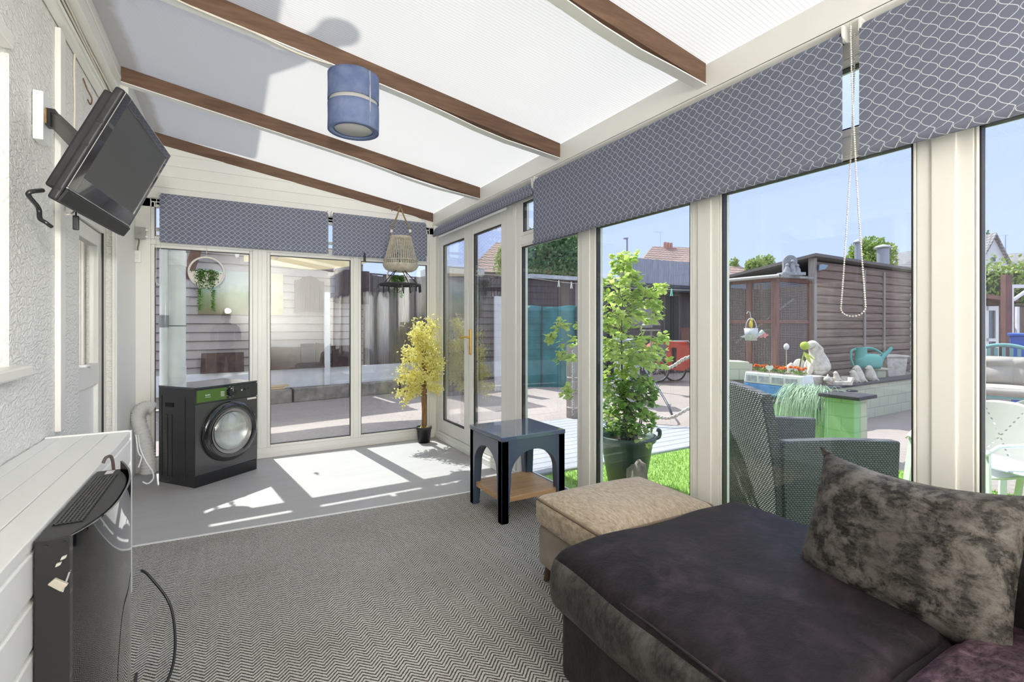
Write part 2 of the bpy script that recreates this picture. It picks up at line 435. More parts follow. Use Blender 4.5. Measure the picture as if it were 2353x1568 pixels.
def velvet(name, dark, mid, light, scale=7.0, streak=1.0, thr=(.38, .62), fine=.5):
    t = NT(name); ob = t.ob()
    n1 = t.n('ShaderNodeTexNoise', Vector=ob, Scale=scale, Detail=8.0, Roughness=.72, Distortion=streak).outputs[0]
    n2 = t.noise(ob, scale * .35, 3)
    c = t.ramp(n1, [(thr[0], dark), (.5, mid), (thr[1], light)])
    c = t.mix(t.ramp(n2, [(.35, 0.0), (.7, .7)]), c, dark)
    fz = t.noise(ob, 260.0, 2)
    x, y, z = t.xyz(ob); fb = t.ramp(t.noise(t.comb(t.ma('MULTIPLY', x, .35), y, t.ma('MULTIPLY', z, .5)), 90.0, 4, .7), [(.40, 0.0), (.72, 1.0)])
    c = t.mix(t.ma('MULTIPLY', fb, fine), c, light)
    p = t.bsdf(Base_Color=c, Roughness=.55, Specular_IOR_Level=.25, Sheen_Weight=.35, Sheen_Roughness=.4, Sheen_Tint=light, Normal=t.bump(t.ma('ADD', t.ma('MULTIPLY', n1, 2.0), t.ma('MULTIPLY', fz, .3)), .35, .01))
    return t.end(p)
velvet_seat = velvet('aubergine_velvet', (.004, .0035, .0035), (.010, .007, .009), (.034, .021, .030), 11.0, .4, (.38, .62), .35)
velvet_base = velvet('charcoal_velvet', (.012, .011, .010), (.022, .020, .019), (.05, .047, .044), 4.0, .3)
velvet_cush = velvet('crushed_brown_velvet', (.008, .006, .005), (.085, .076, .068), (.18, .165, .15), 15.0, .3, (.44, .60), .3)
velvet_plum = velvet('plum_crushed_velvet', (.006, .004, .005), (.028, .016, .023), (.15, .09, .12), 26.0, .4)
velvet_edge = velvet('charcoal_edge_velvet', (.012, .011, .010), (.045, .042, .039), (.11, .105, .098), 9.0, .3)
def chenille(name, c1, c2, sc=26.0):
    t = NT(name); ob = t.ob(); x, y, z = t.xyz(ob)
    n = t.noise(t.comb(t.ma('MULTIPLY', x, 1.0), t.ma('MULTIPLY', y, .28), t.ma('MULTIPLY', z, .35)), sc * 4, 5, .7)
    m = t.noise(ob, 3.5, 4)
    c = t.mix(t.ramp(n, [(.35, 0.0), (.65, 1.0)]), c1, c2)
    c = t.mix(t.ma('MULTIPLY', m, .5), c, tuple(q * .72 for q in c2))
    return t.end(t.bsdf(Base_Color=c, Roughness=.85, Specular_IOR_Level=.2, Sheen_Weight=.25, Normal=t.bump(n, .5, .004)))
cheni = chenille('beige_chenille', (.26, .19, .125), (.56, .46, .34))
suede = M('taupe_suede', (.27, .215, .17), .85, vary=(5, .35), sheen=.3)
pipingm = M('brown_piping', (.20, .145, .10), .7)
# ------------------------------------------------------------------ the room shell
XL, XR, YF, YB = -.76, 2.2, 5.6, -1.6
def rz_(x): return 2.634 + .159 * (2.15 - x)          # underside of the rafters
struct(MB().box(-.98, 2.29, YB - .1, 5.68, -.12, 0).build('floor', vinylm), 'grey vinyl floor with sun patches below the far glazing', 'floor')

cp = MB().prism([(-.755, YB), (2.19, YB), (2.19, 3.535), (-.755, 3.752)], .0005, .010)
carpet = tag(cp.build('carpet', carpetm), 'black and cream herringbone carpet covering the near part of the floor', 'carpet')
MB().bar((-.755, 3.757, .007), (2.19, 3.540, .007), .022, .013).build('edge_strip', upvc_plain, carpet)

# left wall: rendered house wall with a window and a doorway cut into it
wl = MB()
wl.box(-.98, XL, YB, 1.45, 0, 3.35); wl.box(-.98, XL, 1.45, 2.69, 0, 1.15); wl.box(-.98, XL, 1.45, 2.69, 2.46, 3.35)
wl.box(-.98, XL, 2.69, 3.74, 0, 3.35); wl.box(-.98, XL, 3.74, 4.70, 2.12, 3.35)
wl.box(-.98, XL, 4.70, 5.68, 0, 3.35)
struct(wl.build('wall_left', stuccom), 'white rough rendered house wall on the left', 'wall')
t_ = MB().box(XL, -.742, 4.66, 5.6, 0, 3.0); t_.box(-.742, -.73, 4.66, 4.74, 0, 2.2)
struct(t_.build('trim_1', upvc, bevel=.004), 'smooth white boarding beside the house door', 'wall boarding')
# house window at the left edge
w = MB().box(-.93, -.80, 2.60, 2.69, 1.15, 2.46).box(-.93, -.80, 1.45, 1.53, 1.15, 2.46).box(-.93, -.80, 1.53, 2.60, 2.38, 2.46).box(-.93, -.80, 1.53, 2.60, 1.15, 1.23)
w.box(-.93, -.80, 1.98, 2.06, 1.23, 2.38)
wf = struct(w.build('window_1', upvc, bevel=.006), 'white framed house window at the left edge', 'window')
MB().box(-.87, -.85, 1.53, 1.98, 1.23, 2.38).build('pane', glass, wf); MB().box(-.87, -.85, 2.06, 2.60, 1.23, 2.38).build('pane', glass, wf)
MB().box(-.80, -.70, 1.38, 2.74, 1.16, 1.205).build('window_sill', upvc, wf, bevel=.008)
MB().box(-.80, -.72, 1.38, 2.60, 2.44, 2.50).build('head_trim', upvc, wf, bevel=.008)
MB().box(-2.6, -2.5, 1.2, 5.0, .0, 3.0).build('room_blind_behind', M('dim_room', (.30, .30, .28), .9), wf)
# house door
dr = MB().box(-.90, -.80, 3.74, 3.80, 0, 2.12).box(-.90, -.80, 4.62, 4.70, 0, 2.12).box(-.90, -.80, 3.80, 4.62, 2.05, 2.12)
door = struct(dr.build('door_1', upvc, bevel=.004), 'white half glazed house door in the left wall', 'door')
lf = MB().box(-.875, -.815, 3.81, 3.90, .02, 2.04).box(-.875, -.815, 4.52, 4.61, .02, 2.04).box(-.875, -.815, 3.9, 4.52, 1.94, 2.04)
lf.box(-.875, -.815, 3.9, 4.52, .95, 1.10).box(-.875, -.815, 3.9, 4.52, .02, .16)
leaf_ = lf.build('door_leaf', upvc, door, bevel=.004)
MB().box(-.85, -.84, 3.9, 4.52, .16, .95).build('door_panel', upvc_plain, leaf_)
MB().box(-.85, -.84, 3.9, 4.52, 1.10, 1.94).build('pane', door_glass, leaf_)
MB().box(-.812, -.80, 4.612, 4.622, .02, 2.05).build('gasket', gasket, door)
hb = MB().box(-.815, -.805, 3.84, 3.87, .93, 1.15); hb.tube(bez([(-.805, 3.855, 1.12), (-.76, 3.855, 1.12), (-.755, 3.90, 1.12), (-.76, 3.98, 1.11)]), .011)
hb.build('door_handle', upvc_plain, door)
# trunking and fascia on the left wall
struct(MB().box(XL, -.735, 3.27, 3.355, .83, 2.88).build('trim_2', upvc, bevel=.004), 'upright white trunking on the rendered wall', 'trunking')
fa = MB().box(-.70, -.652, YB, 4.27, 2.99, 3.17).box(-.76, -.70, YB, 4.27, 3.06, 3.3).box(-.652, -.645, YB, 4.27, 3.08, 3.10)
struct(fa.build('trim_3', upvc, bevel=.005), 'wide white fascia board along the top of the house wall', 'fascia')
fb = MB().box(-.755, -.715, YB, 5.58, 2.90, 2.955).box(-.715, -.70, YB, 5.58, 2.925, 2.935)
struct(fb.build('trim_4', upvc, bevel=.004), 'slim white rail under the fascia board', 'rail')
struct(MB().box(-.70, -.62, 4.36, 5.57, 3.02, 3.15).build('trim_5', upvc, bevel=.005), 'white fascia board end beyond the second rafter', 'fascia')
def cable(name, pts, r, m, label, cat='cable', group=None, n=8):
    return tag(MB().tube(bez(pts, n), r, 6).build(name, m), label, cat, group)
cable('fascia_cable', [(-.705, -1, 3.0), (-.70, 1.4, 2.985), (-.69, 2.6, 2.98), (-.70, 3.6, 2.975), (-.69, 4.25, 2.96), (-.70, 4.6, 2.93), (-.73, 5.3, 2.90)], .006, creamcord, 'cream cable running along the foot of the fascia, upper of two')
cable('fascia_cable', [(-.712, -1, 2.975), (-.712, 1.9, 2.97), (-.705, 3.0, 2.965), (-.708, 4.2, 2.955), (-.712, 4.7, 2.93)], .006, creamcord, 'cream cable running along the foot of the fascia, lower of two')
cable('drop_cable', [(-.705, 3.72, 2.985), (-.725, 3.66, 2.96), (-.75, 3.60, 2.90), (-.755, 3.62, 2.6), (-.755, 3.60, 2.35), (-.755, 3.63, 2.2)], .005, creamcord, 'thin cream cable dropping down the wall behind the television')
cable('wall_hook', [(-.758, 3.82, 2.86), (-.74, 3.825, 2.80), (-.72, 3.83, 2.75), (-.73, 3.85, 2.72), (-.745, 3.86, 2.75)], .004, M('rusty_wire', (.25, .13, .08), .6, .6), 'small rusty wire hook on the wall above the television', 'hook')

# far wall: gable boards over a glazed screen
gb = MB(); z = 2.56
k = 0
while z < 3.2:
    z2 = z + .105
    def xr(zz): return 2.15 - max(0, (zz - 2.634)) / .159
    xa, xb = min(2.2, xr(z)), min(2.2, xr(min(z2, 3.19)))
    if xb < -.7: xb = -.7
    gb.prism([(-.76, z + .003), (xa, z + .003), (xb, z2), (-.76, z2)], 5.575, 5.60, Matrix(((1, 0, 0, 0), (0, 0, 1, 0), (0, 1, 0, 0), (0, 0, 0, 1))))
    gb.prism([(-.76, z), (xa, z), (xb, z2), (-.76, z2)], 5.582, 5.60, Matrix(((1, 0, 0, 0), (0, 0, 1, 0), (0, 1, 0, 0), (0, 0, 0, 1))))
    z = z2
gb.box(-.76, 2.2, 5.60, 5.66, 2.48, 2.64)
struct(gb.build('wall_far', upvc, bevel=.002), 'white boarded gable over the far windows', 'wall')

def glazed(n, axis, pl, a0, a1, z0, z1, label, fr=.03, dep=.07, gm=glass, cat='window'):
    """frame bead and sealed pane between a0..a1; axis 'x' lies along the far wall, 'y' along the right wall"""
    def bx(mb, p, q, d0, d1, h0, h1): return mb.box(p, q, pl + d0, pl + d1, h0, h1) if axis == 'x' else mb.box(pl + d0, pl + d1, p, q, h0, h1)
    f = MB()
    bx(f, a0, a0 + fr, 0, dep, z0, z1); bx(f, a1 - fr, a1, 0, dep, z0, z1); bx(f, a0 + fr, a1 - fr, 0, dep, z0, z0 + fr); bx(f, a0 + fr, a1 - fr, 0, dep, z1 - fr, z1)
    o = struct(f.build('window_%d' % n, upvc, bevel=.006), label, cat)
    g = MB(); e = fr
    bx(g, a0 + e, a0 + e + .005, .005, .040, z0 + e, z1 - e); bx(g, a1 - e - .005, a1 - e, .005, .040, z0 + e, z1 - e)
    bx(g, a0 + e, a1 - e, .005, .040, z0 + e, z0 + e + .005); bx(g, a0 + e, a1 - e, .005, .040, z1 - e - .005, z1 - e)
    g.build('gasket', gasket, o)
    p = MB(); bx(p, a0 + e + .004, a1 - e - .004, .010, .034, z0 + e + .003, z1 - e - .003); p.build('pane', gm, o)
    return o
# far screen
glazed(2, 'x', YF, -.63, .21, .10, 2.13, 'tall far window behind the washing machine, with splashed glass', gm=glass_far)
glazed(3, 'x', YF, .34, 1.21, .10, 2.13, 'middle tall window of the far screen')
glazed(4, 'x', YF, 1.265, 2.11, .10, 2.13, 'tall far window behind the yellow tree')
glazed(5, 'x', YF, -.63, .21, 2.18, 2.53, 'top light behind the long far blind'); glazed(6, 'x', YF, .34, 1.21, 2.18, 2.53, 'top light where the two far blinds meet'); glazed(7, 'x', YF, 1.265, 2.11, 2.18, 2.53, 'top light behind the short far blind')
pm = MB()
for a, b in ((-.76, -.63), (.21, .34), (1.21, 1.265), (2.11, 2.2)): pm.box(a, b, YF, YF + .07, .10, 2.56)
pm.box(.255, .295, YF - .008, YF, .1, 2.5)
for a, b in ((-.63, .21), (.34, 1.21), (1.265, 2.11)): pm.box(a, b, YF, YF + .07, 2.13, 2.18); pm.box(a, b, YF + .01, YF + .06, 2.262, 2.292); pm.box(a, b, YF, YF + .07, 2.53, 2.56)
pm.box(-.76, 2.2, YF, YF + .07, 0, .10); pm.box(-.72, 2.2, YF - .015, YF, 0, .045)
struct(pm.build('trim_6', upvc, bevel=.005), 'white mullions, transom and sill of the far screen', 'window frame')

# right wall
pr = MB()
POSTS = [(5.53, 5.67), (3.61, 3.86), (2.62, 2.80), (1.625, 1.80), (.628, .79), (-.38, -.20), (-1.4, -1.2)]
for i, (a, b) in enumerate(POSTS):
    pr.box(XR, XR + .075, a, b, 0, 2.62)
    if i > 1: pr.box(XR - .008, XR, a + .045, b - .045, 0, 2.62)
    elif i == 1: pr.box(XR - .008, XR, a + .07, a + .13, 0, 2.62)
ps = POSTS[1:]
for (a, b), (c, d) in zip(ps[1:], ps[:-1]): pr.box(XR, XR + .075, b, c, 2.065, 2.145); pr.box(XR, XR + .075, b, c, 0, .10); pr.box(XR, XR + .075, b, c, 2.47, 2.62)
pr.box(XR, XR + .075, 3.86, 5.53, 2.47, 2.62); pr.box(XR, XR + .075, 3.86, 5.53, 0, .085)
pr.box(XR, XR + .075, YB, -1.4, 0, 2.62)
struct(pr.build('trim_7', upvc, bevel=.006), 'white posts, transoms and sill of the right glazing', 'window frame')
lab = {2: 'tall right window past the French doors', 3: 'tall right window showing the potted tree', 4: 'tall right window showing the rattan chair', 5: 'right window at the picture edge', 6: 'right window beside the sofa back'}
n = 8
for i in range(1, 6):
    c, b = POSTS[i][0], POSTS[i + 1][1]
    glazed(n, 'y', XR, b, c, .10, 2.065, lab[i + 1], fr=.012); n += 1
    glazed(n, 'y', XR, b, c, 2.145, 2.47, 'top light over the ' + lab[i + 1], fr=.035); n += 1
bb = MB().box(2.17, XR, 3.6, 5.6, 0, .055).box(2.185, XR, 3.6, 5.6, .055, .08)
struct(bb.build('baseboard_right', upvc, bevel=.004), 'stepped white sill below the French doors', 'sill')
pl = MB().box(2.15, 2.30, YB, 5.68, 2.585, 2.735).box(2.19, 2.30, YB, 5.68, 2.56, 2.585)
pl.prism([(2.15, 2.60), (2.15, 2.585), (2.20, 2.545), (2.20, 2.585)], YB, 5.6, Matrix(((1, 0, 0, 0), (0, 0, 1, 0), (0, 1, 0, 0), (0, 0, 0, 1))))
struct(pl.build('trim_8', upvc, bevel=.006), 'white eaves board over the right glazing', 'eaves board')

def french(n, y0, y1, label, handle=False):
    f = MB().box(XR + .005, XR + .07, y0, y0 + .105, .09, 2.44).box(XR + .005, XR + .07, y1 - .105, y1, .09, 2.44)
    f.box(XR + .005, XR + .07, y0 + .105, y1 - .105, .09, .235).box(XR + .005, XR + .07, y0 + .105, y1 - .105, 2.325, 2.44)
    o = struct(f.build('door_%d' % n, upvc, bevel=.006), label, 'door')
    MB().box(XR + .024, XR + .050, y0 + .108, y1 - .108, .238, 2.322).build('pane', door_glass, o)
    g = MB(); a, b = y0 + .105, y1 - .105
    g.box(XR + .018, XR + .055, a, a + .012, .235, 2.325).box(XR + .018, XR + .055, b - .012, b, .235, 2.325).box(XR + .018, XR + .055, a, b, .235, .245).box(XR + .018, XR + .055, a, b, 2.315, 2.325)
    g.box(XR + .03, XR + .06, y1, y1 + .006, .09, 2.44).box(XR + .03, XR + .06, y0 - .006, y0, .09, 2.44)
    g.build('gasket', gasket, o)
    if handle:
        h = MB().box(XR - .006, XR + .005, y1 - .075, y1 - .035, 1.06, 1.33)
        h.build('handle_plate', brass, o, bevel=.005)
        q = MB().cyl((XR - .006, y1 - .055, 1.245), (XR - .045, y1 - .055, 1.245), .011); q.tube(bez([(XR - .045, y1 - .055, 1.245), (XR - .05, y1 + .0, 1.248), (XR - .045, y1 + .07, 1.235), (XR - .04, y1 + .085, 1.222)]), .010)
        q.build('lever_handle', brass, o)
        MB().cyl((XR - .012, y1 - .055, 1.13), (XR - .006, y1 - .055, 1.13), .013).build('lock_cylinder', brass, o)
    return o
french(2, 4.695, 5.525, 'French door leaf nearest the yellow tree')
french(3, 3.865, 4.685, 'French door leaf with the gold lever handle', True)
# back wall behind the viewer
struct(MB().box(-.98, 2.3, YB - .12, YB, 0, 3.25).build('wall_back', M('back_wall_paint', (.72, .71, .68), .8)), 'plain pale wall behind the viewer', 'wall')

# roof: rafters and opal sheets
SH = MB(); th = .016
def shp(x, y, dz): return (x, y, rz_(x) + .107 + dz)
xa, xb = -.78, 2.46
vs = [shp(x, y, d) for d in (0, th) for y in (YB - .2, 5.9) for x in (xa, xb)]
SH.add(vs, [(0, 2, 3, 1)], 0); SH.add(vs, [(4, 5, 7, 6), (0, 1, 5, 4), (2, 6, 7, 3), (0, 4, 6, 2), (1, 3, 7, 5)], 1)
struct(SH.build('ceiling', [poly_in, poly_out]), 'translucent ribbed opal roof sheets', 'ceiling')
names = {5.578: 'brown rafter against the far gable', 4.30: 'brown rafter second from the far gable', 2.956: 'brown rafter carrying the blue lamp shade', 1.668: 'brown rafter at the top right of the view', .38: 'brown rafter above the viewer', -.9: 'brown rafter behind the viewer'}
for i, (y, lb) in enumerate(names.items()):
    rf = MB(); x0 = -.652; N = 12
    wdt = .022 if y > 5 else .05
    pts = [(x0 + (2.15 - x0) * j / N) for j in range(N + 1)]
    vs = []
    for x in pts:
        zz = rz_(x); vs += [(x, y, zz), (x, y + wdt, zz), (x, y + wdt, zz + .105), (x, y, zz + .105)]
    fs = [(0, 1, 2, 3), tuple(N * 4 + q for q in (3, 2, 1, 0))]
    for j in range(N):
        for q in range(4): fs.append((j * 4 + q, j * 4 + 4 + q, j * 4 + 4 + (q + 1) % 4, j * 4 + (q + 1) % 4))
    rf.add(vs, fs)
    o = struct(rf.build('trim_%d' % (9 + i), rafterm, weld=True), lb, 'rafter')
    st = MB(); vs = []
    for x in pts:
        s = (x - x0) / (2.15 - x0); dr = .002 + (.030 * math.exp(-((s - .80) / .13) ** 2) if 1 < y < 5 else .004 * s)
        zz = rz_(x) - dr; vs += [(x, y - .006, zz - .006), (x, y + wdt + .004, zz - .006), (x, y + wdt + .004, zz), (x, y - .006, zz)]
    st.add(vs, fs); st.build('capping_strip', upvc_plain, o, weld=True)

# the upper house, whose eaves shade the roof
hs = MB().box(-1.2, -.98, -6, 5.69, -.1, 6.2).box(-.98, -.78, -6, 7.6, 3.36, 6.2).box(-1.4, -.06, -6, 7.7, 6.0, 6.15)
struct(hs.build('wall_house_upper', M('house_render', (.70, .68, .64), .9)), 'upper storey and eaves of the house', 'wall')
fl = MB().tube([(-.2, 5.95, 6.1), (.02, 5.62, 6.2), (.21, 5.25, 6.3)], .085, 12); fl.ball((.21, 5.25, 6.3), .11)
tag(fl.build('flue_pipe', M('flue_grey', (.4, .4, .4), .5)), 'grey flue pipe leaning out from the house eaves', 'pipe')  # unseen rod with a ball end, added to cast the rounded roof shadow
# ------------------------------------------------------------------ things in the room: left side
XZ = Matrix(((1, 0, 0, 0), (0, 0, 1, 0), (0, 1, 0, 0), (0, 0, 0, 1)))      # prism drawn in x,z and pushed along y
YZ = Matrix(((0, 0, 1, 0), (1, 0, 0, 0), (0, 1, 0, 0), (0, 0, 0, 1)))      # prism drawn in y,z and pushed along x

# boxed-in bench of white boards
bn = thing('boxed_bench', 'long white boarded boxing along the left wall, behind the black heater', 'boxing', (-.6, 1.0, 0))
o = bn.location
m = MB(); xs = [-.757, -.70, -.61, -.52, -.43]
for a, b in zip(xs[:-1], xs[1:]): m.box(a + .0015 - o.x, b - .0015 - o.x, YB - o.y + .02, 3.11 - o.y, .80, .83)
m.box(-.755 - o.x, -.435 - o.x, YB - o.y + .02, 3.10 - o.y, .79, .80)
m.build('top_boards', upvc_plain, bn, bevel=.003)
m = MB(); z = 0
while z < .78:
    m.box(-.448 - o.x, -.436 - o.x, YB - o.y + .02, 3.105 - o.y, z, z + .016); m.box(-.448 - o.x, -.430 - o.x, YB - o.y + .02, 3.11 - o.y, z + .016, min(z + .13, .79)); z += .133
m.build('front_boards', upvc_plain, bn, bevel=.004)
m = MB(); z = 0
while z < .78: m.box(-.755 - o.x, -.432 - o.x, 3.095 - o.y, 3.11 - o.y, z + .003, min(z + .13, .79)); z += .133
m.build('end_boards', upvc_plain, bn, bevel=.003)
MB().box(-.758 - o.x, -.428 - o.x, 3.108 - o.y, 3.122 - o.y, .79, .836).box(-.44 - o.x, -.427 - o.x, 3.095 - o.y, 3.122 - o.y, 0, .836).build('edge_trim', upvc_plain, bn, bevel=.003)

# glass fronted heater
ht = thing('glass_heater', 'black curved glass fronted heater standing against the white boxing', 'heater', (-.39, 2.0, .011))
hb_ = MB(); y0, y1 = -.335, .345
def hx(y): s = (y - y0) / (y1 - y0); return .036 + .060 * (1 - abs(2 * s - 1) ** 2.6)
poly = [(-.036, y0), (.034, y0)] + [(hx(y0 + (y1 - y0) * i / 24) - .010, y0 + (y1 - y0) * i / 24) for i in range(1, 24)] + [(.034, y1), (-.036, y1)]
hb_.prism(poly, .0, .812)
hb_.build('casing', M('black_metal', (.028, .028, .03), .45), ht, bevel=.003)
g = MB(); N = 28; vs = []
for i in range(N + 1):
    y = y0 + (y1 - y0) * i / N; s = i / N
    zt = .812 + .030 * s ** 3
    for d in (0.0, .006):
        vs += [(hx(y) + d - .003, y, .012), (hx(y) + d - .003, y, zt)]
fs = []
for i in range(N):
    a, b = 4 * i, 4 * i + 4
    fs += [(a + 2, b + 2, b + 3, a + 3), (a, a + 1, b + 1, b), (a + 1, a + 3, b + 3, b + 1), (a, b, b + 2, a + 2)]
fs += [(0, 2, 3, 1), (4 * N, 4 * N + 1, 4 * N + 3, 4 * N + 2)]
g.add(vs, fs, 0, False)
blackglass = M('black_glass', (.012, .012, .014), .03, coat=1.0, spec=.9)
go_ = g.build('glass_front', blackglass, ht, weld=True)
md = go_.modifiers.new('e', 'EDGE_SPLIT'); md.split_angle = R(40)
for p in go_.data.polygons: p.use_smooth = True
v_ = MB().box(-.026, .040, -.235, .265, .8121, .8128)
v_.build('vent_recess', M('vent_black', (.006, .006, .006), .6), ht)
v_ = MB()
for i in range(7): v_.box(-.024 + i * .0093, -.020 + i * .0093, -.23, .26, .8128, .816)
for i in range(26): v_.box(-.024, .038, -.23 + i * .0193, -.226 + i * .0193, .8128, .8150)
v_.build('vent_grille', M('vent_grey', (.08, .08, .08), .5), ht)
MB().box(-.004, .020, .285, .33, .8122, .8132).build('rating_label', M('white_label', (.75, .75, .73), .6), ht)
k = MB().prism([(-.008, .70), (.006, .712), (.032, .690), (.018, .675)], y0 - .012, y0, XZ); k.build('lever_plate', M('ivory_lever', (.62, .58, .47), .4), ht, bevel=.002)
for x, z in ((.012, .745), (.022, .760)): MB().prism([(x - .006, z - .006), (x + .005, z - .002), (x + .007, z + .006), (x - .004, z + .003)], y0 - .01, y0, XZ).build('switch', M('switch_ivory', (.7, .68, .6), .4), ht, bevel=.002)
MB().bar((.020, y0 - .004, .672), (.034, y0 - .004, .72), .004, .004).build('lever_slot', chrome, ht)
for x, z in ((-.014, .795), (.022, .797)): MB().cyl((x, y0 - .003, z), (x, y0, z), .0045, n=10).build('screw', M('screw_dark', (.06, .06, .06), .4, .6) if 'screw_dark' not in bpy.data.materials else bpy.data.materials['screw_dark'], ht)
cable('heater_cord', [(-.300, 2.395, .40), (-.27, 2.40, .36), (-.20, 2.36, .24), (-.18, 2.25, .10), (-.22, 2.16, .02), (-.28, 2.12, .018), (-.31, 2.36, .016)], .005, blackp, 'black cord looping out beside the glass heater to the carpet', 'cord')
cable('kettle_cord', [(-.41, 2.352, .85), (-.40, 2.36, .87), (-.385, 2.375, .85), (-.38, 2.38, .70), (-.385, 2.39, .40)], .006, M('brown_cord', (.10, .07, .06), .5), 'short brown cord hooked over the far end of the glass heater', 'cord')

# television on a wall arm
Xa, Za = V((.0961, .9954, 0)), V((.411, -.04, .911)).normalized()
Ya = Za.cross(Xa).normalized(); Za = Xa.cross(Ya).normalized()
tv = thing('television', 'flat black television tilted down on a wall arm', 'television')
tv.matrix_world = frame3((-.304, 2.08, 2.17), Xa, Ya, Za)
tvm = M('tv_black', (.022, .022, .024), .5, vary=(30, .3), spec=.3); TW = .69
b = MB().box(0, TW, .0, .028, -.435, 0)
b.prism([(.03, -.40), (TW - .03, -.40), (TW - .03, -.02), (.03, -.02)], .028, .062, XZ)
b.prism([(.10, -.36), (TW - .10, -.36), (TW - .10, -.08), (.10, -.08)], .062, .085, XZ)
b.build('cabinet', tvm, tv, bevel=.008, seg=3)
f = MB().box(0.004, .062, -.006, 0, -.38, -.004).box(TW - .034, TW - .004, -.006, 0, -.38, -.004).box(.062, TW - .034, -.006, 0, -.032, -.004).box(.062, TW - .034, -.006, 0, -.38, -.325)
f.build('bezel', M('gloss_bezel', (.02, .02, .022), .08, coat=1), tv, bevel=.002)
MB().box(.062, TW - .034, -.002, .0, -.325, -.032).build('screen', M('tv_screen', (.055, .055, .058), .28, spec=.6), tv)
MB().box(.004, TW - .004, -.008, -.002, -.384, -.380).build('silver_strip', chrome, tv)
MB().prism([(-.004, -.384), (-.012, -.39), (-.006, -.432), (0, -.435)], .004, TW - .004, YZ).build('speaker_bar', tvm, tv)
for z in (-.14, -.23, -.40): MB().box(-.002, .0, .006, .022, z, z + .01).build('side_socket', M('socket_black', (.004, .004, .004), .6), tv)
br = thing('wall_bracket', 'white wall plate with a black steel arm holding the television', 'bracket', (-.76, 2.99, 2.32))
MB().box(.003, .040, -.05, .05, -.115, .105).build('wall_plate', M('bracket_white', (.82, .83, .84), .4), br, bevel=.004)
tb = tv.matrix_world @ V((.34, .092, -.22)) - br.location
MB().bar((.065, .0, .0), tb, .035, .06).build('arm', M('arm_black', (.025, .024, .022), .4), br, bevel=.003)
MB().box(.040, .075, -.028, .028, -.04, .04).build('pivot', blackp, br, bevel=.003)
MB().box(.041, .047, -.036, -.029, -.034, .034).build('pivot_pin', M('pin_brass', (.45, .28, .12), .4, .8), br)
P = tv.matrix_world
cable('aerial_cable', [P @ V((.02, .05, -.42)), P @ V((-.02, .06, -.45)), at(88, 478, t=1.60), at(92, 502, t=1.60), at(106, 512, t=1.60), at(118, 521, t=1.62)], .007, blackp, 'thick black cable curling from the lower corner of the television')
cable('signal_cable', [P @ V((.20, .05, -.43)), at(150, 492, t=1.78), at(166, 490, t=1.80), at(174, 478, t=1.84), at(176, 485, t=1.85)], .0028, creamcord, 'thin cream cable looping under the television')
cable('flue_stick', [at(174.5, 484, t=1.85), at(174.5, 496, t=1.85)], .003, blackp, 'thin black lead holding the small black box under the television')
s_ = at(174.5, 512, t=1.85); tag(MB().box(s_.x - .009, s_.x + .009, s_.y - .007, s_.y + .007, s_.z - .028, s_.z + .027).build('adapter_box', blackp, bevel=.003), 'small black stick shaped box dangling under the television', 'adapter')

# junction box and connector by the far corner
c = at(322, 536, y=5.565)
jb = thing('junction_box', 'grey square junction box on the far corner boards', 'junction box', (c.x, 5.575, c.z))
MB().box(-.05, .04, -.035, 0, -.055, .055).build('box_body', M('box_grey', (.42, .42, .38), .5), jb, bevel=.004)
MB().cyl((-.005, -.039, 0), (-.005, -.035, 0), .016).build('lid_mark', M('box_grey2', (.38, .38, .35), .5), jb); [MB().cyl((.04, -.018, q), (.061, -.018, q), .012).build('gland', upvc_plain, jb) for q in (.03, -.03)]
MB().tube(bez([(-.008, -.018, -.055), (-.008, -.016, -.09), (-.016, -.012, -.13), (-.018, -.012, -.17)]), .006, 6).build('lead', M('lead_grey', (.2, .2, .2), .5), jb)
c = at(315, 590, y=5.57)
sw = thing('fused_connector', 'small white connector below the grey junction box', 'connector', (c.x, 5.575, c.z))
MB().box(-.03, .03, -.022, 0, -.055, .055).build('connector_body', upvc_plain, sw, bevel=.004); MB().box(-.012, .012, -.028, -.022, -.02, .02).build('rocker', upvc, sw, bevel=.002)

# washing machine
WA = R(37.1); wm = thing('washing_machine', 'black front loading washing machine turned towards the room', 'washing machine', (-.153, 5.216, 0), WA)
wmb = M('washer_black', (.022, .022, .024), .22, coat=.3); wms = M('washer_grey_front', (.055, .054, .055), .22, coat=.4); W, D, HH = .2985, .232, .845
m = MB().box(-W, W, -D, D, .0, .828)
for x in (0,):
    for y, w_ in ((-.12, .05), (.05, .04), (.11, .04)): m.box(-W - .004, -W, y, y + w_, .06, .60 if y > 0 else .76)
    m.box(-W - .004, -W, .185, .20, .06, .76)
m.build('cabinet', wmb, wm, bevel=.006)
MB().box(-W - .004, W + .002, -D - .012, D, .828, HH).build('worktop', M('washer_top', (.03, .03, .035), .12, coat=1), wm, bevel=.004)
MB().box(-W - .0065, -W - .0042, .035, .135, .665, .70).build('side_handle', M('handle_hole', (.003, .003, .003), .8), wm, bevel=.001)
MB().box(-W, W, -D - .014, -D, .10, .70).build('front_panel', wms, wm, bevel=.004)
MB().box(-W, W, -D - .008, -D, .0, .098).build('plinth', M('washer_plinth', (.012, .012, .012), .3), wm, bevel=.003)
MB().box(-W, W, -D - .016, -D, .705, .826).build('control_panel', M('washer_panel', (.03, .03, .03), .2, coat=.5), wm, bevel=.003)
MB().box(-W + .008, -.02, -D - .0175, -D - .016, .715, .818).build('drawer_front', M('drawer_green', (.075, .15, .025), .3, coat=.4), wm)
d_ = MB().cyl((.022, -D - .045, .772), (.022, -D - .016, .772), .034, .038, 24); d_.build('dial', blackp, wm)
